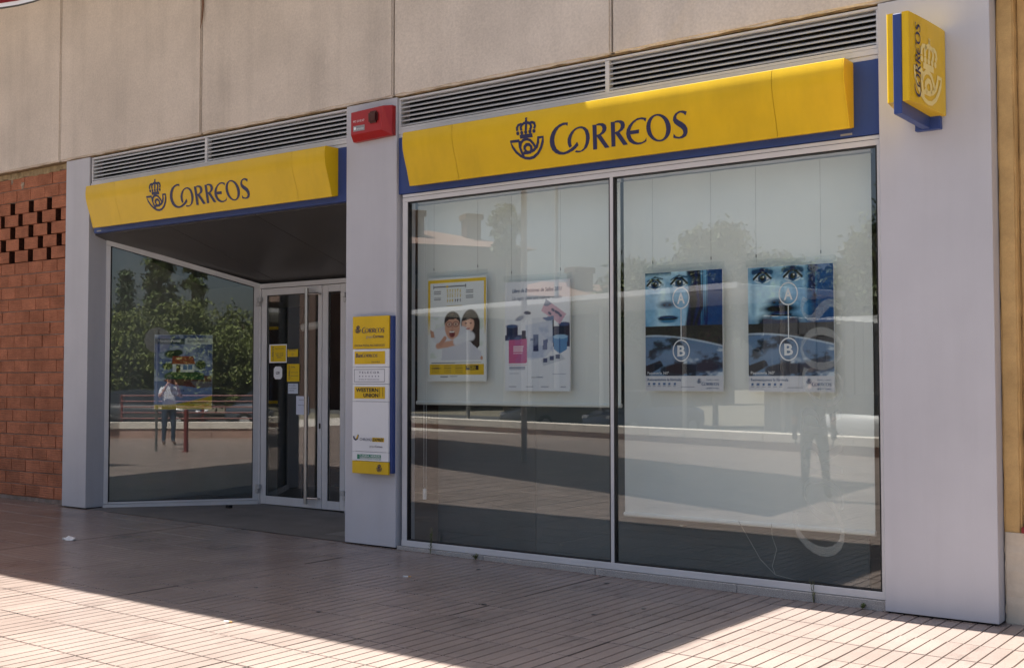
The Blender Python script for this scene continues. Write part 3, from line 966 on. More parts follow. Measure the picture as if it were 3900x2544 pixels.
# blinds -------------------------------------------------------------
def blind(label, x0, x1, z0, y=0.27):
    t = thing("roller_blind", label, "blind", ((x0 + x1) / 2, y, z0), "roller blinds behind the wide window")
    mb = MB()
    n = 24
    v = []
    for i in range(n + 1):
        xx = x0 + (x1 - x0) * i / n
        yy = y + 0.004 * math.sin(i * 0.9)
        v += [(xx, yy, z0 + 0.03), (xx, yy, 3.36)]
    mb.add(v, [(2 * i, 2 * i + 2, 2 * i + 3, 2 * i + 1) for i in range(n)])
    mb.build("fabric", BLIND, t)
    mb = MB()
    mb.tube([(x0 - 0.004, y, z0 + 0.018), (x1 + 0.004, y, z0 + 0.018)], 0.020, 10)
    mb.build("hem_bar", BLIND, t)
    mb = MB()
    mb.tube([(x0, y + 0.03, 3.40), (x1, y + 0.03, 3.40)], 0.035, 10)
    mb.build("roller", ALU, t)
blind("pale roller blind pulled half way down behind the pane with the white posters", -7.60, -5.27, 1.405)
blind("pale roller blind pulled nearly to the sill behind the pane with the blue posters", -5.235, -3.06, 0.48)
cb = MB()
cb.tube([(-7.42, 0.16, 3.3), (-7.42, 0.16, 0.62), (-7.405, 0.16, 0.60), (-7.39, 0.16, 0.62), (-7.39, 0.16, 3.3)], 0.0016, 5)
cb.box(-7.425, -7.39, 0.152, 0.168, 0.50, 0.60)
tag(cb.build("blind_cord", WPRINT), "thin white looped blind cord inside the left window edge", "cord")
cb = MB()
cb.tube([(-4.14, 0.2, 0.52), (-4.05, 0.18, 0.40), (-3.93, 0.15, 0.24), (-3.80, 0.13, 0.14), (-3.62, 0.12, 0.115), (-3.45, 0.12, 0.112)], 0.0022, 5)
cb.tube([(-3.86, 0.2, 0.52), (-3.845, 0.18, 0.42), (-3.80, 0.16, 0.33), (-3.83, 0.14, 0.20), (-3.80, 0.13, 0.145)], 0.0022, 5)
tag(cb.build("loose_cable", mat("grey_cable", (0.30, 0.31, 0.30), rough=0.6, var=0)), "loose pale cable trailing down to the sill behind the window", "cable")
for nm, x0, x1, m_, lab in (("partition_panel", -7.46, -6.28, SLATE, "dark slate panel standing behind the left part of the window"), ("partition_panel", -6.278, -3.16, SLATE2, "slightly lighter slate panel standing behind most of the window")):
    mb = MB()
    mb.bevel_box(x0, x1, 0.42, 0.45, 0.03, 2.2, 0.003)
    tag(mb.build(nm, m_), lab, "panel")

# interior -----------------------------------------------------------
mb = MB(); mb.box(-12.95, -2.2, 0.25, 5.99, -0.05, 0.045); struct(mb.build("interior_floor", FLOORIN))
mb = MB(); mb.box(-8.26, -2.2, 0.25, 5.99, 3.47, 3.52); mb.box(-12.95, -8.262, 1.80, 5.99, 2.95, 3.0); struct(mb.build("interior_ceiling", WALLIN))
mb = MB(); mb.box(-2.35, -2.2, 0.245, 5.99, 0.045, 3.47); struct(mb.build("interior_wall", WALLIN))
mb = MB(); mb.box(-13.1, -12.95, 0.30, 5.99, 0.0, 3.5); struct(mb.build("interior_wall", WALLIN))
mb = MB(); mb.box(-8.27, -2.3, 0.15, 0.2, 3.44, 4.38); mb.box(-12.69, -8.27, 0.162, 0.25, 3.44, 4.38); struct(mb.build("light_leak_fill", DARK))  # dark boxes added behind signs and vents to stop light leaking through
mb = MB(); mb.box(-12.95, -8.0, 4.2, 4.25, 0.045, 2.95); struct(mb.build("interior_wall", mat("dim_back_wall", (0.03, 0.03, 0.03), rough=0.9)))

# ------------------------------------------------------------------ recessed entrance
sof = thing("entrance_soffit", "dark sloping soffit over the recessed entrance", "soffit", (-10.5, 0.9, 2.88))
for a, b in ((-12.69, -11.25), (-11.245, -9.75), (-9.745, -8.28)):
    mb = MB()
    mb.prism([(0.06, 3.425), (1.80, 2.872), (1.80, 2.90), (0.06, 3.452)], a, b)
    mb.build("soffit_panel", SOFFIT, sof)

def angled_window(label, P0, P1, z0, zt0, zt1):
    P0, P1 = Vector((*P0, 0)), Vector((*P1, 0))
    t = (P1 - P0)
    Ln = t.length
    t.normalize()
    inn = Vector((-t.y, t.x, 0))
    M = Matrix(((t.x, inn.x, 0, P0.x), (t.y, inn.y, 0, P0.y), (0, 0, 1, 0), (0, 0, 0, 1)))
    th = thing("entrance_window", label, "window", (P0 + P1) / 2 + Vector((0, 0, z0)))
    top = lambda s: zt0 + (zt1 - zt0) * s / Ln
    w = 0.06
    bars = {"head_rail": [(0, top(0)), (Ln, top(Ln)), (Ln, top(Ln) - w), (0, top(0) - w - 0.01)],
            "sill_rail": [(w, z0 + 0.062), (Ln - w, z0 + 0.062), (Ln - w, z0 + 0.085), (w, z0 + 0.085)],
            "stile": [(0, z0 + 0.062), (w - 0.008, z0 + 0.062), (w - 0.008, top(w) - w - 0.012), (0, top(0) - w - 0.012)]}
    for nm, o in bars.items():
        mb = MB(); mb.prism(o, -0.03, 0.03, 'Y', M); mb.build(nm, ALU, th)
    mb = MB(); mb.prism([(Ln - 0.085, z0 + 0.062), (Ln, z0 + 0.062), (Ln, top(Ln) - w - 0.003), (Ln - 0.085, top(Ln - 0.085) - w - 0.003)], -0.03, 0.03, 'Y', M); mb.build("stile", ALU, th)
    mb = MB(); mb.prism([(-0.005, z0), (Ln - 0.02, z0), (Ln - 0.02, z0 + 0.058), (-0.005, z0 + 0.058)], -0.042, 0.03, 'Y', M); mb.build("base_rail", ALU, th)
    s0, s1 = w, Ln - 0.085
    mb = MB(); mb.prism([(s0 - 0.005, z0 + 0.085), (s1, z0 + 0.085), (s1, top(s1) - w - 0.002), (s0 - 0.005, top(s0) - w - 0.012)], 0.000, 0.008, 'Y', M); mb.build("pane", GLASS, th)
    mb = MB()
    for a, b in (((s0, z0 + 0.085), (s0, top(s0) - w - 0.012)), ((s1, z0 + 0.085), (s1, top(s1) - w)), ((s0, z0 + 0.086), (s1, z0 + 0.086)), ((s0, top(s0) - w - 0.01), (s1, top(s1) - w - 0.003))):
        d = Vector((b[0] - a[0], b[1] - a[1])).normalized() * 0.0
        nn = Vector((-(b[1] - a[1]), b[0] - a[0])).normalized() * 0.008
        mb.prism([(a[0] - nn.x, a[1] - nn.y), (b[0] - nn.x, b[1] - nn.y), (b[0] + nn.x, b[1] + nn.y), (a[0] + nn.x, a[1] + nn.y)], -0.008, -0.001, 'Y', M)
    mb.build("gasket", GASKET, th)
    return M
AM = angled_window("tall slanted-top angled shop window left of the entrance door", (-12.69, 0.22), (-11.55, 1.72), 0.058, 3.395, 2.875)
angled_window("angled shop window behind the middle pillar, right of the entrance door", (-9.965, 1.72), (-8.29, 0.26), 0.05, 2.875, 3.36)

DY = 1.72
dr = thing("entrance_door", "glazed aluminium double door with a long steel pull bar in the recess", "door", (-10.77, DY, 0.06))
def dbox(nm, a, b, c, d, y0, y1, m_=ALU, par=dr, bev=0.003):
    mb = MB(); mb.bevel_box(a, b, y0, y1, c, d, bev); return mb.build(nm, m_, par)
dbox("frame_head", -11.549, -9.966, 2.815, 2.874, DY - 0.03, DY + 0.05)
dbox("frame_jamb", -11.549, -11.512, 0.06, 2.813, DY - 0.03, DY + 0.05)
dbox("frame_jamb", -10.003, -9.966, 0.06, 2.813, DY - 0.03, DY + 0.05)
def leaf(x0, x1, wl, wr):
    lf = dbox("door_leaf", x0, x0 + wl, 0.075, 2.808, DY - 0.022, DY + 0.02)
    dbox("leaf_stile", x1 - wr, x1, 0.075, 2.808, DY - 0.022, DY + 0.02, par=lf)
    dbox("leaf_rail", x0 + wl, x1 - wr, 2.722, 2.808, DY - 0.021, DY + 0.02, par=lf)
    dbox("leaf_rail", x0 + wl, x1 - wr, 0.075, 0.180, DY - 0.021, DY + 0.02, par=lf)
    mb = MB(); mb.box(x0 + wl - 0.002, x1 - wr + 0.002, DY - 0.004, DY + 0.004, 0.178, 2.724); mb.build("pane", GLASS, lf)
    mb = MB()
    a, b = x0 + wl, x1 - wr
    for q in ((a, a + 0.009, 0.18, 2.722), (b - 0.009, b, 0.18, 2.722), (a + 0.009, b - 0.009, 0.18, 0.189), (a + 0.009, b - 0.009, 2.713, 2.722)):
        mb.box(q[0], q[1], DY - 0.012, DY - 0.005, q[2], q[3])
    mb.build("gasket", GASKET, lf)
    return lf
lf1 = leaf(-11.505, -10.407, 0.098, 0.070)
lf2 = leaf(-10.399, -10.010, 0.096, 0.082)
mb = MB()
mb.tube([(-10.60, DY - 0.095, 0.13), (-10.60, DY - 0.095, 2.775)], 0.026, 14)
h_ = mb.build("pull_bar", STEEL, lf1)
for zz in (0.20, 2.70):
    mb = MB(); mb.tube([(-10.60, DY - 0.095, zz), (-10.43, DY - 0.06, zz), (-10.43, DY - 0.022, zz)], 0.012, 8); mb.build("bar_bracket", STEEL, lf1)
mb = MB(); mb.bevel_box(-10.447, -10.420, DY - 0.030, DY - 0.0222, 1.05, 1.115, 0.002); mb.build("lock_plate", BLACK, lf1)
for xx, zz in ((-11.51, 2.64), (-11.51, 0.265), (-10.006, 2.64), (-10.006, 0.265)):
    mb = MB()
    mb.bevel_box(xx - 0.035, xx + 0.035, DY - 0.075, DY - 0.0305, zz, zz + 0.055, 0.004)
    mb.bevel_box(xx - (0.05 if xx < -11 else -0.005), xx + (0.0 if xx < -11 else 0.05), DY - 0.07, DY - 0.031, zz - 0.055, zz - 0.002, 0.004)
    mb.build("hinge", ALU2, dr)

# notices taped to the door
def notice(name, label, x0, x1, z0, z1, m_, lines, border=None, skew=0.0, lettered=False):
    t = thing(name, label, "notice", ((x0 + x1) / 2, DY, z0))
    fr = Frame((x0, DY - 0.0075, z0), (1, 0, skew), (0, 0, 1), (0, -1, 0))
    w, h = x1 - x0, z1 - z0
    mb = MB()
    mb.add([fr.P(0, 0, 0), fr.P(w, 0, 0), fr.P(w, h, 0), fr.P(0, h, 0), fr.P(0, 0, .002), fr.P(w, 0, .002), fr.P(w, h, .002), fr.P(0, h, .002)], [(3, 2, 1, 0), (4, 5, 6, 7), (0, 1, 5, 4), (1, 2, 6, 5), (2, 3, 7, 6), (3, 0, 4, 7)])
    mb.build("sheet", border or m_, t)
    if border:
        mb = MB(); fr.rect(mb, 0.025, w - 0.012, 0.014, h - 0.014, 0.003); mb.build("yellow_field", m_, t)
    for a, b, s, wd in lines:
        mb = MB()
        fr.text(mb, s, a * w, b * h, width=wd * w, lift=0.0045)
        mb.build("text_line", NAVY, t)
    if lettered:
        k = h * 0.80 / 1.343
        mb = MB()
        logo_letters(mb, lambda a, b: fr.P(w * 0.26 - b * k, h * 0.1 + a * k, 0.0045))
        mb.build("lettering", NAVY, t)
notice("wall_notice", "white-bordered yellow notice with vertical lettering, highest on the door glass", -11.368, -11.045, 1.862, 2.096, YPAPER, [(0.36, 0.74, "Horario de oficina", 0.5), (0.36, 0.48, "Lunes a viernes", 0.45), (0.4, 0.36, "8:30 a 20:30", 0.4), (0.46, 0.26, "Sábados", 0.25)], WPRINT, lettered=True)
notice("wall_notice", "small yellow label with a round mark, beside the white-bordered door notice", -11.032, -10.842, 1.935, 2.03, YPAPER, [(0.12, 0.72, "AVISO", 0.7), (0.42, 0.2, "O", 0.16)])
notice("wall_notice", "larger yellow door notice below the small yellow label", -11.037, -10.815, 1.625, 1.845, YPAPER, [(0.32, 0.78, "Tarifas", 0.35), (0.32, 0.5, "Servicio de envíos", 0.6), (0.32, 0.3, "Buzón de entrada", 0.6)], lettered=True)
notice("wall_notice", "small pale blue square notice under the yellow door notices", -11.016, -10.838, 1.475, 1.600, PAPER, [(0.1, 0.75, "Aviso al público", 0.7), (0.1, 0.5, "cerrado domingos", 0.75), (0.1, 0.25, "y festivos", 0.5)])
notice("wall_notice", "plain white sheet taped low beside the steel pull bar", -10.868, -10.645, 1.215, 1.445, mat("plain_white_paper", (0.66, 0.70, 0.82), rough=0.8, var=0.03), [(0.25, 0.78, "Información", 0.4), (0.15, 0.5, "recogida de paquetes", 0.7)], skew=-0.02)
t = thing("wall_notice", "white octagonal sticker marked L20 on the door glass", "sticker", (-11.2, DY, 1.655))
fr = Frame((-11.282, DY - 0.0075, 1.655), (1, 0, 0), (0, 0, 1), (0, -1, 0))
mb = MB()
oc = [(0.03, 0), (0.125, 0), (0.155, 0.03), (0.155, 0.13), (0.125, 0.16), (0.03, 0.16), (0, 0.13), (0, 0.03)]
mb.add([fr.P(a, b, 0.002) for a, b in oc] + [fr.P(a, b, 0) for a, b in oc], [tuple(range(8)), tuple(range(15, 7, -1))] + [(i, (i + 1) % 8, 8 + (i + 1) % 8, 8 + i) for i in range(8)])
mb.build("sheet", WPRINT, t)
mb = MB(); fr.text(mb, "L20", 0.045, 0.065, width=0.065, offset=0.03, lift=0.004); mb.build("print", NAVY, t)

# things dimly seen inside the door
rk = thing("display_rack", "dark display rack with small packets, dimly seen through the door", "rack", (-10.6, 2.9, 0.05))
for zz in np.arange(0.10, 2.2, 0.30):
    mb = MB(); mb.bevel_box(-11.05, -10.1, 2.75, 3.0, zz, zz + 0.02, 0.002); mb.build("shelf", SLATE, rk)
for xx in (-11.07, -10.10):
    mb = MB(); mb.box(xx, xx + 0.02, 2.75, 3.0, 0.05, 2.3); mb.build("upright", SLATE, rk)
rng = random.Random(12)
for zz in np.arange(0.10, 2.2, 0.30):
    for k in range(6):
        mb = MB(); a = -11.02 + k * 0.15
        mb.bevel_box(a, a + 0.09, 2.78, 2.83, zz + 0.021, zz + 0.10 + rng.random() * 0.1, 0.003)
        mb.build("packet", [YPAPER, SLATE, SLATE, SLATE2, BLACK][rng.randrange(5)], rk)
mb = MB(); mb.bevel_box(-11.75, -11.28, 2.2, 2.26, 0.05, 2.6, 0.004)
tag(mb.build("column_panel", mat("charcoal_panel", (0.03, 0.03, 0.03), rough=0.6)), "charcoal upright panel just inside the door", "panel")
yb = thing("notice_board", "black notice board with a yellow frame behind the angled window", "notice board", (-12.0, 2.6, 1.4))
mb = MB(); mb.box(-12.5, -11.75, 2.62, 2.65, 1.35, 2.35); mb.build("board", BLACK, yb)
for q in ((-12.53, -12.49, 1.32, 2.38), (-11.76, -11.72, 1.32, 2.38), (-12.489, -11.761, 1.32, 1.36), (-12.489, -11.761, 2.34, 2.38)):
    mb = MB(); mb.box(q[0], q[1], 2.60, 2.64, q[2], q[3]); mb.build("frame_strip", YEL, yb)
sc = thing("security_camera", "white bullet camera hanging inside the glass door", "camera", (-11.0, 2.1, 2.3))
mb = MB(); mb.tube([(-11.18, 2.10, 2.32), (-10.90, 2.2, 2.36)], 0.05, 12); mb.build("camera_body", ALU, sc)
mb = MB(); mb.tube([(-11.205, 2.09, 2.317), (-11.185, 2.10, 2.32)], 0.038, 12); mb.build("lens", BLACK, sc)
mb = MB(); mb.tube([(-10.95, 2.18, 2.36), (-10.95, 2.18, 2.95)], 0.012, 8); mb.build("stem", ALU, sc)
mb = MB(); mb.bevel_box(-11.485, -11.415, 1.12, 1.18, 0.068, 0.105, 0.006)
tag(mb.build("doorstop", BLACK), "small black rubber doorstop on the grey entrance floor", "doorstop")

# ------------------------------------------------------------------ posters (flat prints on real boards)
def vnoise(u, v, fx, fy, seed, octaves=4):
    rg = np.random.RandomState(seed)
    out = np.zeros_like(u)
    amp, tot = 1.0, 0.0
    for o in range(octaves):
        gx_, gy_ = int(fx * 2 ** o) + 2, int(fy * 2 ** o) + 2
        G = rg.rand(gy_ + 1, gx_ + 1)
        x, y = u * (gx_ - 1), v * (gy_ - 1)
        i, j = np.clip(x.astype(int), 0, gx_ - 1), np.clip(y.astype(int), 0, gy_ - 1)
        a, b = x - i, y - j
        a, b = a * a * (3 - 2 * a), b * b * (3 - 2 * b)
        out += amp * ((G[j, i] * (1 - a) + G[j, i + 1] * a) * (1 - b) + (G[j + 1, i] * (1 - a) + G[j + 1, i + 1] * a) * b)
        tot += amp
        amp *= 0.5
    return out / tot
class Paint:
    def __init__(self, nx, ny, aspect, base):
        u, v = np.meshgrid(np.linspace(0, 1, nx), np.linspace(0, 1, ny))
        self.u, self.v, self.asp = u, v, aspect
        self.c = np.zeros((ny, nx, 3))
        self.c[:] = rgb(*base)
        self.nx, self.ny = nx, ny
    def put(self, m, col):
        m = np.clip(m, 0, 1)[..., None]
        col = np.array(rgb(*col)) if not isinstance(col, np.ndarray) else col
        self.c = self.c * (1 - m) + col * m
    def ell(self, cx, cy, rx, ry, col, soft=0.15, rot=0.0, k=1.0):
        du, dv = self.u - cx, (self.v - cy) * self.asp
        x, y = du * math.cos(rot) + dv * math.sin(rot), -du * math.sin(rot) + dv * math.cos(rot)
        d = np.sqrt((x / rx) ** 2 + (y / (ry * self.asp)) ** 2)
        self.put(np.clip((1 - d) / soft + 0.5, 0, 1) * k, col)
    def rect(self, a0, a1, b0, b1, col, k=1.0):
        self.put(((self.u >= a0) & (self.u <= a1) & (self.v >= b0) & (self.v <= b1)).astype(float) * k, col)
    def poly(self, pts, col, k=1.0):
        ins = np.zeros_like(self.u, bool)
        n = len(pts)
        for i in range(n):
            (x1, y1), (x2, y2) = pts[i], pts[(i + 1) % n]
            if y1 == y2:
                continue
            cr = ((y1 > self.v) != (y2 > self.v)) & (self.u < (x2 - x1) * (self.v - y1) / (y2 - y1) + x1)
            ins ^= cr
        self.put(ins.astype(float) * k, col)
    def line(self, pts, w, col, k=1.0):
        for (x1, y1), (x2, y2) in zip(pts[:-1], pts[1:]):
            px, py = self.u - x1, (self.v - y1) * self.asp
            dx, dy = x2 - x1, (y2 - y1) * self.asp
            t = np.clip((px * dx + py * dy) / (dx * dx + dy * dy + 1e-9), 0, 1)
            d = np.hypot(px - t * dx, py - t * dy)
            self.put(np.clip((w - d) / (w * 0.5) + 0.5, 0, 1) * k, col)

def face_poster(kind):
    P = Paint(112, 158, 1.42, (50, 92, 136))
    u, v = P.u, P.v
    sk = (172, 206, 224)
    if kind == 'w':
        P.put((u > 0.6) * 1.0, (40, 80, 122))
        P.ell(0.29, 0.20, 0.37, 0.36, sk, 0.25)
        P.put(np.clip((u - 0.52) / 0.12, 0, 1) * (u < 0.70) * 1.0, (40, 66, 96))
        st = vnoise(u * 1.0, v * 0.2, 40, 3, 3)
        P.put(np.clip((st - 0.5) * 5, 0, 1) * (u > 0.60) * (u < 0.85), (18, 34, 58))
        P.put(np.clip((st - 0.62) * 6, 0, 1) * (u > 0.64) * (u < 0.84), (120, 170, 205))
        P.ell(0.46, 0.30, 0.14, 0.22, (88, 146, 190), 0.9, k=0.6)
        P.ell(0.06, 0.30, 0.09, 0.25, (92, 150, 192), 0.9, k=0.6)
        P.put(np.clip((0.035 - v) / 0.03, 0, 0.8) * (u < 0.35), (46, 70, 96))
        P.line([(0.60, 0.0), (0.63, 0.25), (0.58, 0.45)], 0.05, (22, 38, 58), 0.9)
        P.line([(0.70, 0.0), (0.74, 0.30), (0.66, 0.45)], 0.02, (26, 44, 66), 0.9)
        ey = ((0.13, 0.10), (0.45, 0.095))
        mouth, nose, brow = (0.30, 0.395), (0.29, 0.275), 0.035
    else:
        P.put((u > 0.72) * 1.0, (34, 88, 134))
        P.ell(0.36, 0.18, 0.42, 0.42, sk, 0.2)
        P.put(np.clip((u - 0.66) / 0.06, 0, 1) * (u < 0.80), (34, 74, 112))
        st = vnoise(u, v, 18, 24, 9)
        P.put(np.clip((st - 0.45) * 4, 0, 1) * (u > 0.70) * (u < 0.82) * (v < 0.30), (20, 44, 70))
        P.ell(0.60, 0.30, 0.13, 0.2, (84, 140, 186), 0.9, k=0.7)
        ey = ((0.174, 0.088), (0.535, 0.082))
        mouth, nose, brow = (0.39, 0.39), (0.35, 0.285), 0.0
        bd = np.clip(1.2 - np.sqrt(((u - 0.38) / 0.30) ** 2 + ((v - 0.46) / 0.10) ** 2), 0, 1)
        P.put(np.clip(bd * (0.5 + st) * 1.9, 0, 0.95), (18, 40, 62))
        P.ell(0.38, 0.338, 0.20, 0.036, (18, 40, 60), 0.6)
        P.put(np.clip(0.5 - np.abs(u - 0.06) / 0.12, 0, 0.5), (60, 112, 150))
        for a in (0.174, 0.535):
            P.ell(a, 0.05, 0.17, 0.06, (70, 116, 152), 0.9, k=0.8)
    for i, (a, b) in enumerate(ey):
        P.ell(a, b - 0.005, 0.15, 0.055, (88, 138, 180), 0.9, k=0.7)
        P.line([(a - 0.10, b - 0.035 + brow * 0.2 - (0.0 if kind == 'w' else 0.015)), (a, b - 0.062), (a + 0.10, b - 0.045)], 0.011 if kind == 'w' else 0.030, (28, 52, 80), 0.8)
        P.ell(a, b, 0.104, 0.042, (222, 236, 242), 0.3)
        P.line([(a - 0.104, b + 0.006), (a - 0.04, b - 0.037), (a + 0.04, b - 0.037), (a + 0.104, b + 0.006)], 0.014, (18, 34, 54))
        P.line([(a - 0.08, b + 0.014), (a, b + 0.038), (a + 0.08, b + 0.012)], 0.008, (60, 100, 140), 0.8)
        P.ell(a, b, 0.054, 0.039, (44, 84, 116), 0.2)
        P.ell(a, b, 0.031, 0.022, (8, 16, 26), 0.3)
        P.ell(a + 0.014, b - 0.010, 0.008, 0.006, (240, 248, 250), 0.4)
    P.line([(nose[0] - 0.05, nose[1] - 0.17), (nose[0] - 0.06, nose[1] - 0.02)], 0.030, (196, 224, 238), 0.5)
    P.ell(nose[0], nose[1], 0.11, 0.030, (40, 76, 108), 0.9, k=0.95)
    P.line([(nose[0] + 0.055, nose[1] - 0.15), (nose[0] + 0.075, nose[1] - 0.03)], 0.022, (96, 146, 182), 0.6)
    for s in (-1, 1):
        P.ell(nose[0] + s * 0.035, nose[1] + 0.003, 0.018, 0.008, (18, 36, 58), 0.5)
    P.ell(mouth[0], mouth[1] - 0.010, 0.130, 0.018, (34, 66, 98), 0.4)
    P.ell(mouth[0], mouth[1] + 0.014, 0.110, 0.022, (74, 124, 160), 0.5)
    P.line([(mouth[0] - 0.12, mouth[1]), (mouth[0], mouth[1] + 0.004), (mouth[0] + 0.12, mouth[1] - 0.001)], 0.009, (10, 22, 38))
    mot = vnoise(u, v, 26, 36, 21)
    P.c *= (0.86 + 0.28 * mot)[..., None]
    cst = np.clip((np.array(P.c) - 0.22) * 1.25 + 0.22, 0.004, 0.9)
    P.c = cst
    P.rect(0, 1, 0.455, 0.56, (52, 48, 46))
    P.put((v > 0.455) * (v < 0.895) * 1.0, (46, 43, 42))
    arc = 0.535 + 0.115 * np.clip((u - 0.10), 0, 1) ** 1.7 + 0.02 * np.clip(0.12 - u, 0, 1)
    e = vnoise(u * 1.0, v * 1.0, 6, 12, 31, 5)
    earth = (v > arc) & (v < 0.875)
    P.put(earth * 1.0, (96, 126, 160))
    P.put(earth * np.clip((e - 0.485) * 9, 0, 0.9), (20, 24, 38))
    e2 = vnoise(u, v, 5, 14, 77, 5)
    P.put(earth * np.clip((e2 - 0.60) * 9, 0, 1) * (u > 0.5), (200, 214, 226))
    P.put(np.clip(1 - np.abs(v - arc) / 0.010, 0, 1), (196, 214, 230))
    P.ell(0.45, 0.70, 0.28, 0.05, (112, 140, 172), 0.7, k=0.8)
    P.poly([(0, 0.79), (0.20, 0.745), (0.24, 0.79), (0.05, 0.86), (0, 0.865)], (20, 26, 46))
    P.ell(0.48, 0.815, 0.24, 0.042, (26, 24, 40), 0.25)
    P.ell(0.80, 0.80, 0.20, 0.045, (40, 42, 64), 0.6)
    P.rect(0, 1, 0.878, 1, (214, 216, 222))
    for k in range(6):
        P.rect(0.03 + k * 0.068, 0.06 + k * 0.068, 0.935, 0.950, (70, 104, 150))
        P.rect(0.025 + k * 0.068, 0.065 + k * 0.068, 0.960, 0.964, (150, 156, 168))
    P.rect(0.46, 0.64, 0.966, 0.970, (150, 156, 168))
    return P

def people_poster():
    P = Paint(112, 158, 1.40, (226, 230, 228))
    u, v = P.u, P.v
    P.rect(0, 1, 0.015, 0.55, (226, 190, 40))
    fade = np.clip((0.58 - v) / 0.2, 0, 1)
    P.c = np.where((v > 0.38)[..., None], P.c * fade[..., None] + np.array(rgb(226, 230, 228)) * (1 - fade[..., None]), P.c)
    P.rect(0.04, 0.965, 0.045, 0.80, (222, 228, 230))
    gr = vnoise(u, v, 6, 8, 5)
    P.put(np.clip((gr - 0.55) * 4, 0, 0.5) * (v > 0.38) * (v < 0.78) * (u > 0.04) * (u < 0.96), (190, 208, 186))
    P.line([(0.10, 0.085), (0.66, 0.085)], 0.006, (30, 36, 44))
    for a in (0.10, 0.66):
        P.line([(a, 0.072), (a, 0.098)], 0.006, (30, 36, 44))
    P.ell(0.34, 0.085, 0.018, 0.012, (226, 190, 40), 0.3)
    rg = random.Random(3)
    for r0 in (0.112, 0.158, 0.204):
        for k in range(6):
            a = 0.33 + k * 0.044
            col = (198, 176, 70) if not (r0 > 0.2 and k > 2) else (60, 64, 70)
            for q in range(4):
                P.rect(a + rg.random() * 0.012, a + 0.020 + rg.random() * 0.014, r0 + q * 0.009, r0 + q * 0.009 + 0.004, col)
            P.rect(a + 0.012, a + 0.018, r0, r0 + 0.034, col)
    for a0, rows_ in ((0.10, (0.125, 0.145, 0.185, 0.203)), (0.66, (0.125, 0.145, 0.178, 0.196))):
        for r0 in rows_:
            P.rect(a0, a0 + 0.13, r0, r0 + 0.010, (110, 116, 122), 0.7)
    P.rect(0.33, 0.60, 0.272, 0.279, (198, 176, 70), 0.8)
    # two smiling people in white, one hugging the other from behind
    P.ell(0.74, 0.47, 0.16, 0.155, (30, 24, 24), 0.1)
    P.poly([(0.60, 0.42), (0.90, 0.42), (0.90, 0.66), (0.84, 0.70), (0.74, 0.62)], (32, 26, 26))
    P.ell(0.70, 0.455, 0.105, 0.080, (214, 170, 148), 0.15)
    P.poly([(0.585, 0.42), (0.63, 0.375), (0.80, 0.37), (0.82, 0.425), (0.74, 0.405), (0.62, 0.425)], (30, 24, 24))
    P.ell(0.42, 0.56, 0.36, 0.10, (206, 210, 218), 0.15)
    P.poly([(0.24, 0.80), (0.26, 0.64), (0.50, 0.60), (0.72, 0.62), (0.92, 0.72), (0.95, 0.80)], (202, 206, 216))
    P.ell(0.20, 0.55, 0.13, 0.055, (212, 216, 222), 0.2)
    P.poly([(0.04, 0.50), (0.10, 0.52), (0.12, 0.58), (0.05, 0.575)], (196, 148, 122))
    P.ell(0.43, 0.425, 0.140, 0.098, (30, 24, 24), 0.12)
    P.ell(0.43, 0.480, 0.130, 0.120, (200, 152, 128), 0.12)
    P.poly([(0.305, 0.44), (0.33, 0.36), (0.53, 0.355), (0.565, 0.44), (0.50, 0.40), (0.37, 0.405)], (30, 24, 24))
    for a in (0.375, 0.49):
        P.ell(a, 0.452, 0.052, 0.026, (90, 26, 28), 0.2)
        P.ell(a, 0.452, 0.040, 0.019, (206, 170, 150), 0.2)
        P.ell(a, 0.452, 0.015, 0.008, (24, 18, 18), 0.4)
    P.line([(0.425, 0.452), (0.44, 0.452)], 0.005, (90, 26, 28))
    P.line([(0.43, 0.47), (0.425, 0.495)], 0.007, (168, 116, 96), 0.7)
    P.ell(0.425, 0.545, 0.050, 0.034, (120, 44, 44), 0.2)
    P.rect(0.385, 0.465, 0.520, 0.530, (238, 236, 230))
    for a in (0.665, 0.745):
        P.ell(a, 0.447, 0.018, 0.006, (40, 26, 24), 0.4)
    P.ell(0.70, 0.50, 0.035, 0.010, (150, 64, 60), 0.3)
    P.line([(0.18, 0.66), (0.34, 0.645), (0.52, 0.625)], 0.040, (206, 158, 134))
    P.line([(0.22, 0.645), (0.30, 0.585)], 0.030, (196, 146, 122))
    P.line([(0.50, 0.62), (0.66, 0.58), (0.76, 0.575)], 0.055, (214, 218, 224))
    P.ell(0.93, 0.78, 0.022, 0.018, (196, 148, 122), 0.2)
    for r0 in (0.818, 0.828):
        P.rect(0.06, 0.92 if r0 < 0.82 else 0.48, r0, r0 + 0.005, (110, 116, 122), 0.7)
    P.rect(0.035, 0.965, 0.838, 0.938, (222, 184, 30))
    P.rect(0.66, 0.875, 0.850, 0.893, (22, 20, 18))
    for a in (0.07, 0.28, 0.48):
        for r0 in (0.852, 0.872, 0.892, 0.912):
            P.rect(a, a + 0.13, r0, r0 + 0.007, (104, 92, 44), 0.6)
    P.rect(0.22, 0.36, 0.952, 0.962, (80, 86, 92), 0.7)
    P.rect(0.38, 0.52, 0.952, 0.960, (80, 86, 92), 0.7)
    return P

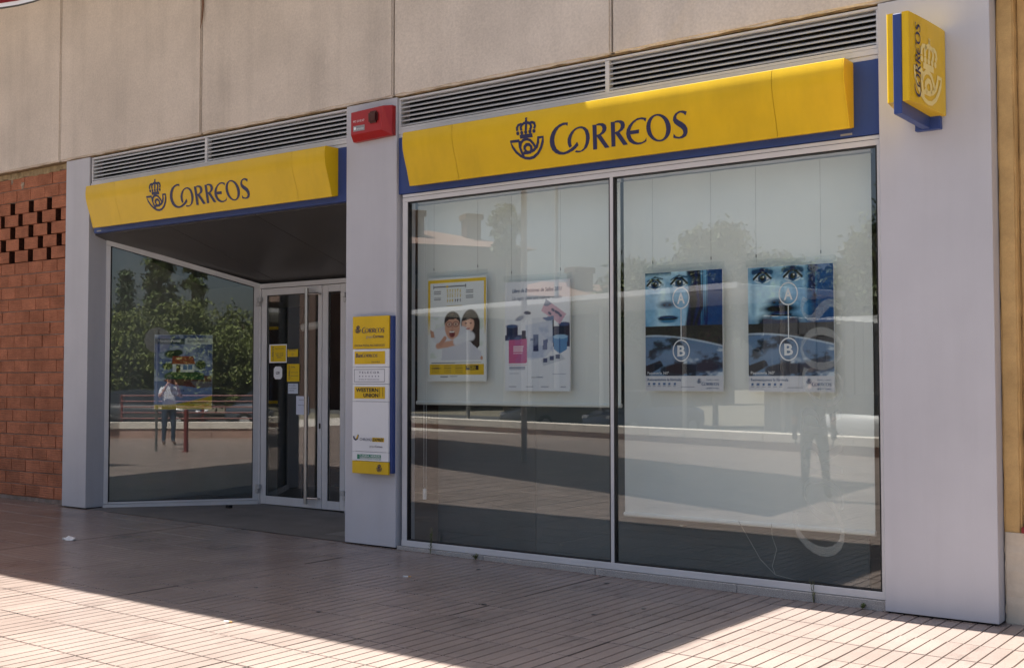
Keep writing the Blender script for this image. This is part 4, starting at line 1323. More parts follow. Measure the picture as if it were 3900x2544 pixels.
def stamp_book_poster():
    P = Paint(112, 158, 1.40, (226, 230, 236))
    u, v = P.u, P.v
    n1 = vnoise(u, v, 8, 10, 12)
    # bins / boxes in navy
    P.rect(0.02, 0.20, 0.41, 0.50, (26, 40, 78)); P.ell(0.11, 0.405, 0.095, 0.016, (60, 84, 128), 0.3)
    P.rect(0.0, 0.30, 0.49, 0.54, (40, 52, 90)); P.put(((u < 0.30) & (v > 0.49) & (v < 0.54)) * np.clip((n1 - 0.5) * 5, 0, 1), (90, 110, 150))
    P.rect(0.27, 0.335, 0.45, 0.53, (24, 34, 66))
    P.rect(0.74, 1.0, 0.42, 0.60, (34, 44, 82)); P.rect(0.84, 1.0, 0.40, 0.50, (22, 28, 56)); P.ell(0.92, 0.40, 0.09, 0.018, (58, 74, 120), 0.3)
    P.poly([(0.75, 0.515), (0.97, 0.505), (0.955, 0.63), (0.85, 0.665), (0.765, 0.625)], (84, 140, 190))
    P.ell(0.86, 0.512, 0.11, 0.020, (150, 190, 220), 0.2)
    P.line([(0.85, 0.53), (0.85, 0.655)], 0.006, (50, 96, 150))
    P.poly([(0.32, 0.40), (0.74, 0.36), (0.75, 0.62), (0.62, 0.70), (0.36, 0.72)], (206, 214, 228))
    P.put(np.clip((n1 - 0.52) * 4, 0, 0.5) * (u > 0.32) * (u < 0.75) * (v > 0.36) * (v < 0.70), (150, 168, 204))
    P.poly([(0.645, 0.17), (0.95, 0.31), (0.855, 0.40), (0.57, 0.275)], (206, 168, 186))
    P.poly([(0.645, 0.17), (0.735, 0.212), (0.66, 0.235), (0.605, 0.225)], (118, 128, 156))
    for a, b in ((0.75, 0.27), (0.80, 0.29), (0.86, 0.32), (0.83, 0.30), (0.70, 0.30)):
        P.ell(a, b, 0.03, 0.012, (64, 74, 116), 0.4, rot=0.6)
    P.rect(0.745, 0.765, 0.35, 0.44, (24, 28, 44)); P.poly([(0.58, 0.34), (0.76, 0.32), (0.76, 0.36), (0.66, 0.37)], (120, 138, 170))
    P.poly([(0.16, 0.345), (0.29, 0.275), (0.42, 0.29), (0.29, 0.375)], (214, 218, 224))
    P.ell(0.355, 0.288, 0.055, 0.016, (40, 50, 86), 0.2, rot=0.1)
    P.ell(0.235, 0.335, 0.07, 0.020, (150, 158, 176), 0.5, rot=-0.3)
    P.poly([(0.055, 0.535), (0.345, 0.525), (0.35, 0.745), (0.06, 0.748)], (196, 92, 142))
    P.put(((u > 0.06) & (u < 0.35) & (v > 0.53) & (v < 0.745)) * np.clip((n1 - 0.55) * 3, 0, 0.4), (170, 110, 170))
    for r0 in (0.59, 0.61, 0.63, 0.65):
        P.rect(0.135, 0.30 - (r0 * 7 % 1) * 0.05, r0, r0 + 0.010, (236, 216, 228), 0.9)
    P.rect(0.445, 0.53, 0.49, 0.64, (120, 132, 160)); P.put(((u > 0.445) & (u < 0.53) & (v > 0.47) & (v < 0.64)) * np.clip((n1 - 0.45) * 5, 0, 1), (46, 58, 100))
    P.poly([(0.60, 0.54), (0.67, 0.53), (0.66, 0.63), (0.59, 0.63)], (110, 122, 156))
    P.poly([(0.57, 0.715), (0.86, 0.66), (0.93, 0.715), (0.60, 0.775)], (196, 204, 214))
    for a, b in ((0.63, 0.722), (0.73, 0.705), (0.82, 0.69)):
        P.rect(a - 0.035, a + 0.035, b - 0.018, b + 0.02, (70, 84, 120))
    P.rect(0.06, 0.34, 0.764, 0.770, (200, 140, 170), 0.7)
    for r0 in (0.782, 0.798):
        P.rect(0.07, 0.32, r0, r0 + 0.008, (70, 88, 130), 0.8)
    P.rect(0.07, 0.22, 0.838, 0.846, (160, 170, 190), 0.8); P.rect(0.74, 0.94, 0.842, 0.850, (150, 160, 182), 0.8)
    for a in (0.06, 0.33, 0.56, 0.86):
        P.rect(a, a + 0.12 if a < 0.8 else a + 0.08, 0.958, 0.968, (80, 96, 130), 0.8)
    return P

def house_poster():
    P = Paint(112, 150, 1.35, (52, 76, 138))
    u, v = P.u, P.v
    cl = vnoise(u, v, 4, 7, 44, 5)
    P.c = P.c * (1 - np.clip(v / 0.75, 0, 1) * 0.0)[..., None]
    P.put(np.clip(v / 0.9, 0, 0.8), (132, 156, 200))
    P.put(np.clip((cl - 0.52) * 5, 0, 0.85) * (v < 0.62), (190, 202, 218))
    P.rect(0, 0.52, 0.05, 0.125, (22, 52, 86)); P.rect(0.525, 1, 0.045, 0.125, (196, 204, 208))
    lf = vnoise(u, v, 26, 32, 6)
    for cx, cy, rx, ry in ((0.30, 0.26, 0.13, 0.055), (0.40, 0.235, 0.09, 0.04), (0.23, 0.42, 0.10, 0.045), (0.80, 0.40, 0.09, 0.06)):
        P.ell(cx, cy, rx, ry, (40, 66, 34), 0.35)
    P.ell(0.52, 0.56, 0.36, 0.085, (30, 84, 44), 0.15)
    P.put(np.clip((lf - 0.55) * 5, 0, 0.6) * (np.sqrt(((u - 0.52) / 0.36) ** 2 + ((v - 0.56) / 0.085) ** 2) < 1), (70, 120, 60))
    P.poly([(0.14, 0.61), (0.22, 0.595), (0.86, 0.60), (0.86, 0.545), (1.0, 0.545), (1.0, 0.63), (0.72, 0.71), (0.34, 0.67)], (98, 48, 46))
    P.poly([(0.62, 0.62), (1.0, 0.63), (1.0, 0.70), (0.74, 0.72)], (120, 112, 120))
    P.rect(0.31, 0.69, 0.385, 0.50, (220, 224, 230)); P.poly([(0.295, 0.39), (0.31, 0.285), (0.66, 0.285), (0.705, 0.39)], (164, 72, 40))
    P.rect(0.375, 0.445, 0.40, 0.50, (58, 32, 26))
    for a in (0.49, 0.585):
        P.rect(a, a + 0.07, 0.40, 0.465, (84, 124, 176))
    P.put(np.clip((v - (0.93 - 0.14 * np.clip(u - 0.25, 0, 1) ** 1.4 * 1.3)) / 0.012, 0, 1), (214, 186, 44))
    P.rect(0.61, 0.98, 0.905, 0.935, (226, 206, 120), 0.6)
    return P

def poster(name, label, P, origin, ex, w, h, nrm, prints, sleeve=True, wires=True, zt=3.34, group=None):
    """origin = lower left front corner of the printed sheet"""
    ex, nrm = Vector(ex), Vector(nrm)
    t = thing(name, label, "poster", Vector(origin) + ex * (w / 2), group)
    fr = Frame(origin, ex, (0, 0, 1), nrm)
    nx, ny = P.nx, P.ny
    u, v = P.u.ravel(), P.v.ravel()
    org = parent_origin(t)
    co = [fr.P(a * w, (1 - b) * h, 0.0) - org for a, b in zip(u, v)]
    faces = [(j * nx + i, j * nx + i + 1, (j + 1) * nx + i + 1, (j + 1) * nx + i) for j in range(ny - 1) for i in range(nx - 1)]
    me = bpy.data.meshes.new("printed_sheet")
    me.from_pydata([tuple(q) for q in co], [], [f[::-1] for f in faces])
    at = me.color_attributes.new("print", 'FLOAT_COLOR', 'POINT')
    buf = np.ones((nx * ny, 4), dtype=np.float32)
    buf[:, :3] = np.clip(P.c.reshape(-1, 3), 0, 0.86)
    at.data.foreach_set("color", buf.ravel())
    me.materials.append(PRINT)
    o = bpy.data.objects.new("printed_sheet", me)
    COL.objects.link(o)
    o.parent = t
    mb = MB()
    q = [fr.P(a, b, l) for a in (-0.003, w + 0.003) for b in (-0.003, h + 0.003) for l in (-0.012, -0.002)]
    mb.add(q, [(0, 1, 3, 2), (4, 6, 7, 5), (0, 4, 5, 1), (2, 3, 7, 6), (0, 2, 6, 4), (1, 5, 7, 3)])
    mb.build("backing_card", WPRINT, t)
    if sleeve:
        mb = MB()
        q = [fr.P(a, b, l) for a in (-0.02, w + 0.02) for b in (h + 0.006, h + 0.062) for l in (-0.006, -0.003)]
        mb.add(q, [(0, 1, 3, 2), (4, 6, 7, 5), (0, 4, 5, 1), (2, 3, 7, 6), (0, 2, 6, 4), (1, 5, 7, 3)])
        mb.build("clear_sleeve", SLEEVE, t)
    if wires:
        for a in (0.10, 0.86):
            p0 = fr.P(a * w, h + 0.03, -0.004)
            mb = MB()
            mb.tube([p0, (p0.x, p0.y, zt)], 0.0008, 5)
            mb.tube([p0 + Vector((0, 0, 0.05)), p0 + Vector((0, 0, 0.075))], 0.004, 6)
            mb.build("hanging_wire", mat("thin_wire", (0.16, 0.16, 0.16), rough=0.5, var=0), t)
    for m_, fnc in prints:
        mb = MB()
        fnc(fr, mb)
        mb.build("lettering", m_, t)
    return t
FWD = (0, -1, 0)
def face_prints(fr, mb):
    fr.text(mb, "Reinventamos la fórmula", 0.02, 0.082, width=0.315, lift=0.003, offset=0.01)
def face_prints_b(fr, mb):
    fn = lambda a, b: fr.P(0.525 + a * 0.118, 0.045 + b * 0.118, 0.003)
    logo_letters(mb, fn)
    logo_emblem(mb, lambda a, b: fr.P(0.53 + a * 0.118, 0.062 + b * 0.118, 0.003))
    fr.text(mb, "Dónde y cuándo", 0.57, 0.086, width=0.11, lift=0.003)
    fr.text(mb, "grupoCorreos", 0.57, 0.018, width=0.11, lift=0.003, offset=0.01)
def face_marks(cb):
    def f(fr, mb):
        for cy, ch in ((0.775, "A"), (0.335, "B")):
            cy_ = cy * cb
            fr.disc(mb, 0.34, cy_, 0.080, 0.071, 0.003, 36, sy=1.14)
            fr.text(mb, ch, 0.34, cy_ - 0.045, size=0.125, lift=0.003, align='C', offset=0.025, width=0.072)
        mb.quad(fr.P(0.336, 0.335 * cb + 0.091, 0.003), fr.P(0.344, 0.335 * cb + 0.091, 0.003), fr.P(0.344, 0.775 * cb - 0.091, 0.003), fr.P(0.336, 0.775 * cb - 0.091, 0.003))
    return f
def face_prints_c(fr, mb):
    fr.text(mb, "Paquetería 360º", 0.02, 0.137, width=0.205, lift=0.003)
poster("poster", "blue-toned poster with a woman's wide-eyed face above a globe", face_poster('w'), (-4.978, 0.19, 1.555), (1, 0, 0), 0.715, 0.988, FWD, [(BLUEP, face_prints), (BLUEP, face_prints_b), (WPRINT, face_prints_c), (WPRINT, face_marks(0.99))], group="posters hung in the wide window")
poster("poster", "blue-toned poster with a moustached man's face above a globe", face_poster('m'), (-4.037, 0.19, 1.553), (1, 0, 0), 0.705, 0.982, FWD, [(BLUEP, face_prints), (BLUEP, face_prints_b), (WPRINT, face_prints_c), (WPRINT, face_marks(0.985))], group="posters hung in the wide window")
def wu(fr, mb):
    fr.text(mb, "WESTERN", 0.48, 0.125, width=0.11, lift=0.003, offset=0.03)
def wu_b(fr, mb):
    fr.text(mb, "UNION", 0.515, 0.108, width=0.075, lift=0.003, offset=0.03)
def wu2(fr, mb):
    fn = lambda a, b: fr.P(0.075 + a * 0.068, 0.115 + b * 0.068, 0.003)
    logo_letters(mb, fn)
poster("poster", "yellow-edged poster of a laughing man with glasses hugged by a girl", people_poster(), (-7.396, 0.19, 1.635), (1, 0, 0), 0.709, 0.985, FWD, [(YPAPER, wu), (YPAPER, wu_b), (NAVY, wu2)], group="posters hung in the wide window")
def libro(fr, mb):
    fr.text(mb, "Libro de Emisiones de Sellos 2011", 0.085, 0.895, width=0.545, size=0.05, lift=0.003, shear=0.2, offset=0.012)
def libro_b(fr, mb):
    fr.text(mb, "20", 0.285, 0.455, width=0.03, lift=0.003, offset=0.02)
def libro_c(fr, mb):
    fr.text(mb, "Correos", 0.355, 0.118, width=0.07, lift=0.003, offset=0.02)
def libro2(fr, mb):
    fr.text(mb, "Un regalo único para cualquier ocasión", 0.085, 0.825, width=0.545, size=0.05, lift=0.003, shear=0.2)
def libro_d(fr, mb):
    fr.text(mb, "grupo", 0.298, 0.118, width=0.05, lift=0.003)
poster("poster", "white poster of floating books, pink cover and blue bins", stamp_book_poster(), (-6.462, 0.19, 1.546), (1, 0, 0), 0.714, 0.992, FWD, [(BLUEP, libro), (BLUEP, libro_b), (BLUEP, libro_c), (GREYP, libro_d), (mat("slate_print", (0.20, 0.26, 0.36), rough=0.5, var=0), libro2)], group="posters hung in the wide window")
tt = Vector((AM[0][0], AM[1][0], 0))
nn_ = Vector((tt.y, -tt.x, 0))
p5 = Vector((-12.69, 0.22, 1.275)) - nn_ * 0.09 + tt * 0.585
def hip(fr, mb):
    fr.text(mb, "Hipoteca", 0.045, 0.852, width=0.15, lift=0.003)
    fr.text(mb, "Postal", 0.20, 0.852, width=0.11, lift=0.003, offset=0.03)
def hip2(fr, mb):
    fr.text(mb, "BanCORREOS", 0.40, 0.850, width=0.25, lift=0.003, shear=0.15)
def hip3(fr, mb):
    fr.text(mb, "Una hipoteca", 0.06, 0.225, width=0.305, lift=0.003, shear=0.15)
    fr.text(mb, "a tu alcance", 0.06, 0.165, width=0.28, lift=0.003, shear=0.15)
def hip4(fr, mb):
    fr.text(mb, "BanCORREOS", 0.44, 0.075, width=0.22, lift=0.003, shear=0.15)
poster("poster", "poster of a red-roofed cottage on a floating green island, behind the angled window", house_poster(), p5, tt, 0.705, 0.94, nn_, [(WPRINT, hip), (NAVY, hip2), (NAVY, hip3), (NAVY, hip4)], wires=False)

# ------------------------------------------------------------------ small things on the ground and wall
def crumple(name, label, cat, x, y, z, sx, sy, sz, m_, seed):
    rg = random.Random(seed)
    bm = bmesh.new()
    bmesh.ops.create_icosphere(bm, subdivisions=2, radius=1.0)
    for q in bm.verts:
        w = 1 + rg.uniform(-0.35, 0.35)
        q.co = Vector((x + q.co.x * sx * w, y + q.co.y * sy * w, z + max(-0.1, q.co.z * w) * sz))
    mb = MB(); mb.add_bm(bm)
    return tag(mb.build(name, m_), label, cat)
crumple("crumpled_paper", "crumpled white paper scrap on the pavement before the narrow pillar", "litter", -10.53, -1.63, 0.062, 0.075, 0.05, 0.028, WPRINT, 3)
def butt(label, x, y, ang):
    t = thing("cigarette_butt", label, "litter", (x, y, gz(x)))
    d = Vector((math.cos(ang), math.sin(ang), 0)) * 0.033
    c = Vector((x, y, gz(x) + 0.006))
    mb = MB(); mb.tube([c - d, c + d * 0.3], 0.005, 7); mb.build("paper", WPRINT, t)
    mb = MB(); mb.tube([c + d * 0.3, c + d], 0.0052, 7); mb.build("filter", mat("cork_filter", (0.5, 0.28, 0.1), rough=0.8), t)
butt("white cigarette end on the shaded paving near the middle pillar", -6.50, -1.11, 0.5)
butt("cigarette end on the paving beside the shadow line, below the entrance", -6.27, -3.17, 0.2)
rng = random.Random(21)
for k, (x, y) in enumerate(((-5.30, -1.62), (-4.47, -1.42), (-4.30, -1.03), (-6.05, -2.55), (-6.27, -0.45), (-5.05, -0.33), (-7.1, -2.2))):
    crumple("gum_spot", "flattened dark chewing gum spots on the shaded paving", "gum spot", x, y, gz(x) + 0.001, 0.022, 0.018, 0.004, BLACK, 40 + k)["group"] = "gum spots on the paving"
def weed(label, x, y, h, nleaf, seed):
    rg = random.Random(seed)
    t = thing("weed", label, "weed", (x, y, gz(x)))
    mb = MB(); lv = MB()
    for k in range(3):
        a = rg.uniform(0, 6.28)
        hh = h * rg.uniform(0.6, 1.0)
        tip = Vector((x + 0.03 * math.cos(a), y + 0.015 * math.sin(a) - 0.01, gz(x) + hh))
        mb.tube([(x, y, gz(x)), (x * .5 + tip.x * .5, y, gz(x) + hh * .55), tip], [0.003, 0.0022, 0.001], 5)
        for i in range(nleaf):
            s = rg.uniform(0.1, 1)
            c = Vector((x, y, gz(x))).lerp(tip, s)
            b = rg.uniform(0, 6.28)
            L_ = rg.uniform(0.018, 0.035)
            e = c + Vector((math.cos(b) * L_, math.sin(b) * L_ * .6, L_ * .7))
            p = Vector((-math.sin(b), math.cos(b), 0)) * 0.005
            lv.add([c, c.lerp(e, .5) + p, e, c.lerp(e, .5) - p], [(0, 1, 2, 3)])
    mb.build("stem", mat("weed_stem", (0.12, 0.13, 0.05), rough=0.8), t)
    lv.build("leaves", mat("weed_leaf", (0.10, 0.13, 0.04), rough=0.7, var=0.3, vscale=60), t)
weed("spindly green weed at the granite base near the middle pillar", -7.16, -0.045, 0.26, 8, 1)
weed("low brown weed tuft against the granite base under the white posters", -6.62, -0.05, 0.05, 14, 2)
weed("dry orange weed stalk growing at the granite joint below the frosted letters", -3.42, -0.045, 0.20, 3, 3)
weed("low weed tuft at the foot of the granite base near the sunlit paving", -3.05, -0.05, 0.04, 12, 4)
mb = MB()
mb.tube([(-10.515, -0.058, 6.6), (-10.525, -0.064, 6.1), (-10.505, -0.07, 5.85), (-10.510, -0.075, 5.7), (-10.530, -0.082, 5.58)], [0.014, 0.016, 0.013, 0.010, 0.003], 7)
tag(mb.build("sealant_strip", RUST), "rusty brown sealant strip peeling from a concrete panel joint", "sealant")

gr = MB()
rng = random.Random(77)
for k in range(900):
    x = rng.choice([rng.uniform(-7.6, -2.1), rng.uniform(-7.6, -2.1), rng.uniform(-13.2, -12.7), rng.uniform(-8.3, -7.6), rng.uniform(-15.2, -13.2)])
    edge = 0.05 if x < -13.2 else (-0.062 if x > -2.88 else -0.042)
    y = edge - abs(rng.gauss(0, 0.018)) - 0.004
    s_ = rng.uniform(0.002, 0.008)
    z = gz(x) + 0.0015
    a = rng.uniform(0, 3.14)
    c_, d_ = math.cos(a) * s_, math.sin(a) * s_
    gr.add([(x - c_, y - d_, z), (x + d_ * .5, y - c_ * .5, z), (x + c_, y + d_, z), (x - d_ * .5, y + c_ * .5, z), (x, y, z + s_ * .6)], [(0, 1, 4), (1, 2, 4), (2, 3, 4), (3, 0, 4)])
g_o = stuff(gr.build("grit", mat("brown_debris", (0.085, 0.055, 0.035), rough=0.95, var=0.4, vscale=40)))
tag(g_o, "brown grit and dry debris gathered along the foot of the shopfront", "debris")

# round red sign on a pole at the edge of the picture
SP = Vector((-1.94, -7.39, 2.57))
tow = (CAM - SP); tow.z = 0; tow.normalize()
sd = Vector((-tow.y, tow.x, 0))
rs = thing("round_sign", "dark red round sign with a white rim on a pole", "sign", (SP.x, SP.y, gz(SP.x)))
fr = Frame(SP + tow * 0.05, sd, (0, 0, 1), tow)
mb = MB(); fr.disc(mb, 0, 0, 0.300, lift=0.0, n=72); mb.build("sign_plate", WPRINT, rs)
mb = MB(); fr.disc(mb, 0, 0, 0.300, lift=-0.006, n=72); fr.disc(mb, 0, 0, 0.300, lift=-0.012, n=72); mb.build("sign_back", mat("dull_metal_back", (0.10, 0.105, 0.10), rough=0.7), rs)
mb = MB(); fr.disc(mb, 0, 0, 0.294, 0.276, lift=0.002, n=72); mb.build("red_ring", mat("sign_red", (0.20, 0.006, 0.006), rough=0.4, var=0), rs)
mb = MB(); fr.disc(mb, 0, 0, 0.274, lift=0.002, n=72); mb.build("maroon_field", mat("sign_maroon", (0.06, 0.012, 0.014), rough=0.4, var=0), rs)
mb = MB(); mb.tube([(SP.x, SP.y, gz(SP.x) - 0.05), (SP.x, SP.y, 2.85)], 0.03, 12); mb.build("pole", MATS["dull_metal_back"], rs)

# ------------------------------------------------------------------ across the street (seen in the glass)
def run_wall(name, label, A, B, h, thick):
    A, B = Vector((*A, 0)), Vector((*B, 0))
    d = (B - A); Ln = d.length; d.normalize()
    M = Matrix(((d.x, -d.y, 0, A.x), (d.y, d.x, 0, A.y), (0, 0, 1, 0), (0, 0, 0, 1)))
    t = thing(name, label, "wall", (A + B) / 2 + Vector((0, 0, -0.05)))
    nb = int(Ln / 1.2)
    for k in range(nb):
        mb = MB(); mb.bevel_box(k * Ln / nb + 0.004, (k + 1) * Ln / nb - 0.004, -thick / 2, thick / 2, -0.05, h * 0.55, 0.008, M); mb.build("wall_block", mat("reddish_block", (0.33, 0.22, 0.18), rough=0.9, var=0.15, rand=0.1), t)
        mb = MB(); mb.bevel_box(k * Ln / nb + 0.002, (k + 1) * Ln / nb - 0.002, -thick / 2 - 0.03, thick / 2 + 0.03, h * 0.555, h, 0.012, M); mb.build("coping_block", mat("pale_coping", (0.62, 0.58, 0.52), rough=0.85, var=0.1), t)
    return M, Ln
REDRAIL = mat("oxide_red_paint", (0.16, 0.035, 0.032), rough=0.5, var=0.1)
def railing(label, M, Ln, s0, s1, h0, h1):
    o = M @ Vector(((s0 + s1) / 2, 0, h0))
    t = thing("railing", label, "railing", o)
    nn = max(2, int((s1 - s0) / 2.0))
    for k in range(nn + 1):
        s = s0 + (s1 - s0) * k / nn
        mb = MB(); mb.box(s - 0.03, s + 0.03, -0.03, 0.03, h0, h1, M); mb.build("post", REDRAIL, t)
    for q in range(5):
        z = h0 + 0.10 + (h1 - h0 - 0.13) * q / 4
        mb = MB(); mb.tube([M @ Vector((s0, 0.045, z)), M @ Vector((s1, 0.045, z))], 0.022, 6); mb.build("rail", REDRAIL, t)
Mw, Lw = run_wall("low_wall", "long low block wall with pale coping across the street", W0, W1, 0.44, 0.35)
Mw2, Lw2 = run_wall("low_wall", "short low block wall with pale coping behind the photographer", W1, W2, 0.44, 0.35)
railing("dark red railing on the short low wall", Mw2, Lw2, 0.1, Lw2 - 0.1, 0.44, 1.22)
mb = MB(); mb.bevel_box(-1.87, -1.79, -6.68, -6.60, gz(-1.8) - 0.02, 0.96, 0.006); mb.bevel_box(-1.90, -1.76, -6.71, -6.57, gz(-1.8) - 0.005, gz(-1.8) + 0.02, 0.004)
tag(mb.build("bollard", REDRAIL), "dark red square bollard standing on the sunny pavement", "bollard")

LEAFS = {}
def leafmat(key, c):
    if key not in LEAFS:
        m = mat("leaf_" + key, c, rough=0.6, spec=0.3, var=0.45, vscale=1.6, fine=0.3, fscale=9)
        LEAFS[key] = m
    return LEAFS[key]
BARK = mat("bark", (0.13, 0.095, 0.065), rough=0.95, var=0.25, vscale=8)
def tree(name, label, x, y, h, rx, z0, leaves, kind, seed, leaf=0.2, group="trees across the street"):
    rg = random.Random(seed)
    t = thing(name, label, "tree", (x, y, -0.16), group)
    mb = MB()
    mb.tube([(x, y, -0.2), (x + rg.uniform(-.1, .1), y, h * 0.35), (x + rg.uniform(-.2, .2), y + rg.uniform(-.2, .2), h * 0.75), (x, y, h * 0.93)], [0.03 * h * .55, 0.022 * h * .55, 0.011 * h * .55, 0.03], 9)
    cl = []
    for k in range(150 if kind in ('column', 'cone') else 60):
        if kind == 'column':
            zz = z0 + (h - z0) * rg.random() ** 0.9
            f = 1 - 0.75 * ((zz - z0) / (h - z0)) ** 2
        elif kind == 'cone':
            zz = z0 + (h - z0) * rg.random() ** 1.3
            f = 1.05 - (zz - z0) / (h - z0)
        else:
            s = rg.uniform(-1, 1)
            zz = (z0 + h) / 2 + s * (h - z0) / 2
            f = math.sqrt(max(0.05, 1 - s * s))
        a = rg.uniform(0, 6.283)
        rr = rx * f * math.sqrt(rg.uniform(0.15, 1.0))
        c = Vector((x + rr * math.cos(a), y + rr * math.sin(a), zz))
        cl.append((c, rx * rg.uniform(0.18, 0.36) * (0.8 if kind == 'cone' else 1)))
        if k % 3 == 0 and k < 60:
            zz0 = max(h * 0.25, zz - rr * 0.8 - 0.3)
            mb.tube([(x, y, zz0), Vector((x, y, zz0)).lerp(c, 0.5) + Vector((0, 0, 0.1)), c], [0.05, 0.03, 0.012], 5)
    mb.build("trunk", BARK, t)
    lv = MB()
    vs_, fs = [], []
    for i in range(leaves):
        c, r_ = cl[rg.randrange(len(cl))]
        d = Vector((rg.gauss(0, 1), rg.gauss(0, 1), rg.gauss(0, 0.8)))
        p = c + d * r_ * 0.6
        n_ = Vector((rg.gauss(0, 1), rg.gauss(0, 1), rg.gauss(0.4, 1))).normalized()
        a = n_.cross(Vector((rg.gauss(0, 1), rg.gauss(0, 1), rg.gauss(0, 1)))).normalized()
        b = n_.cross(a)
        L_ = leaf * rg.uniform(0.6, 1.3)
        k = len(vs_)
        vs_ += [p - a * L_, p + b * L_ * 0.45, p + a * L_, p - b * L_ * 0.45]
        fs.append((k, k + 1, k + 2, k + 3))
    lv.add(vs_, fs)
    col = {'column': (0.085, 0.115, 0.035), 'cone': (0.055, 0.085, 0.035), 'round': (0.12, 0.145, 0.042), 'round2': (0.09, 0.12, 0.04)}[kind]
    lv.build("crown", leafmat(kind, col), t)
tree("conifer_tree", "slim dark conifer beyond the hedge trees", 36.5, -39.9, 8.6, 1.3, 1.0, 7000, 'cone', 1, 0.13)
tree("conifer_tree", "second slender conifer, farthest beyond the hedge trees", 36.0, -43.0, 11.5, 1.5, 1.0, 7000, 'cone', 2, 0.14)
tree("poplar_tree", "tall narrow poplar beyond the hedge trees", 38.0, -38.4, 14.0, 1.1, 1.2, 11000, 'column', 3, 0.15)
tree("poplar_tree", "second tall poplar close behind its neighbour", 39.6, -36.9, 13.0, 0.9, 1.2, 8000, 'column', 4, 0.15)
hp = [(21.8, -30.6, 4.2, 2.2), (22.6, -28.2, 4.6, 2.3), (23.8, -25.8, 5.0, 2.4), (24.9, -23.2, 4.7, 2.3), (26.0, -20.4, 4.4, 2.2), (18.9, -25.6, 3.5, 1.7), (19.8, -23.4, 3.6, 1.7), (20.8, -21.0, 3.5, 1.7), (17.6, -28.2, 3.5, 1.8)]
for k, (x, y, h, r_) in enumerate(hp):
    tree("leafy_tree", "leafy green trees crowding together behind the parked cars", x, y, h, r_, 0.7, 11000, 'round', 20 + k, 0.105, "trees behind the parked cars")
wt = [(-20.6, -32.4, 7.4, 1.7, 3.6), (-22.6, -31.0, 6.0, 1.9, 3.0), (-19.0, -34.0, 6.2, 1.7, 3.2), (-20.4, -37.0, 6.4, 2.0, 3.4), (-17.0, -37.6, 6.3, 1.8, 3.4), (-15.2, -36.0, 7.9, 2.0, 3.2), (-12.8, -34.4, 9.0, 2.1, 3.0)]
for k, (x, y, h, r_, z0) in enumerate(wt):
    tree("street_tree", "spreading street trees standing beyond the carport", x, y, h, r_, z0, 8000, 'round2', 40 + k, 0.13, "street trees beyond the carport")
tree("street_tree", "small tree growing in front of the brick apartment block", -40.5, -45.5, 11.6, 1.0, 8.8, 900, 'round2', 60, 0.2, "street trees beyond the carport")

# carport with a long white roof
ca, cbp = Vector((-28.0, -23.2, 0)), Vector((-13.2, -19.1, 0))
d = (cbp - ca); Lc = d.length; d.normalize()
Mc = Matrix(((d.x, -d.y, 0, ca.x), (d.y, d.x, 0, ca.y), (0, 0, 1, 0), (0, 0, 0, 1)))
cp = thing("carport", "long flat carport roof with a white edge on thin posts beyond the low wall", "carport", (ca + cbp) / 2)
for k in range(6):
    mb = MB(); mb.bevel_box(k * Lc / 6 + 0.02, (k + 1) * Lc / 6 - 0.02, -4.5, 0.0, 3.95, 4.12, 0.02, Mc); mb.build("roof_panel", mat("carport_sheet", (0.40, 0.41, 0.41), rough=0.6, var=0.08), cp)
mb = MB(); mb.box(0, Lc, 0.01, 0.08, 4.00, 4.15, Mc); mb.build("fascia_edge", WPRINT, cp)
for k in range(5):
    mb = MB(); mb.tube([Mc @ Vector((0.4 + k * (Lc - 0.8) / 4, -2.2, -0.16)), Mc @ Vector((0.4 + k * (Lc - 0.8) / 4, -2.2, 3.96))], 0.07, 8); mb.build("post", ALU2, cp)
# pale ribbed shed
sh = thing("ribbed_shed", "pale corrugated shed with upright ribs beyond the carport", "shed", (-13.5, -30.0, -0.16))
for k in range(24):
    mb = MB(); mb.bevel_box(-17.5 + k * 0.33, -17.5 + k * 0.33 + 0.30, -30.2, -30.0 + (0.05 if k % 2 else 0.0), -0.16, 3.9 - k * 0.03, 0.02); mb.build("wall_panel", mat("pale_sheet_metal", (0.30, 0.30, 0.30), rough=0.6, var=0.08), sh)
mb = MB(); mb.prism([(-30.0, 3.1), (-34.0, 3.9), (-34.0, 4.0), (-30.0, 3.2)], -17.6, -9.5); mb.build("roof", mat("shed_roof", (0.35, 0.36, 0.37), rough=0.6), sh)
mb = MB(); mb.box(-17.5, -9.6, -34.0, -30.25, -0.16, 3.0); mb.build("rear_body", MATS["pale_sheet_metal"], sh)

# street lamp
sl = thing("street_lamp", "tall thin street lamp with an outreach arm beyond the low wall", "street lamp", (-24.3, -27.0, -0.16))
mb = MB(); mb.tube([(-24.3, -27.0, -0.2), (-24.3, -27.0, 4), (-24.3, -27.0, 9.4)], [0.11, 0.09, 0.055], 10); mb.build("pole", ALU2, sl)
mb = MB(); mb.tube([(-24.3, -27.0, 9.3), (-24.0, -26.4, 9.7), (-23.6, -25.8, 9.8)], 0.045, 8); mb.build("arm", ALU2, sl)
mb = MB(); mb.bevel_box(-23.75, -23.35, -26.0, -25.4, 9.74, 9.90, 0.04); mb.build("lamp_head", ALU, sl)

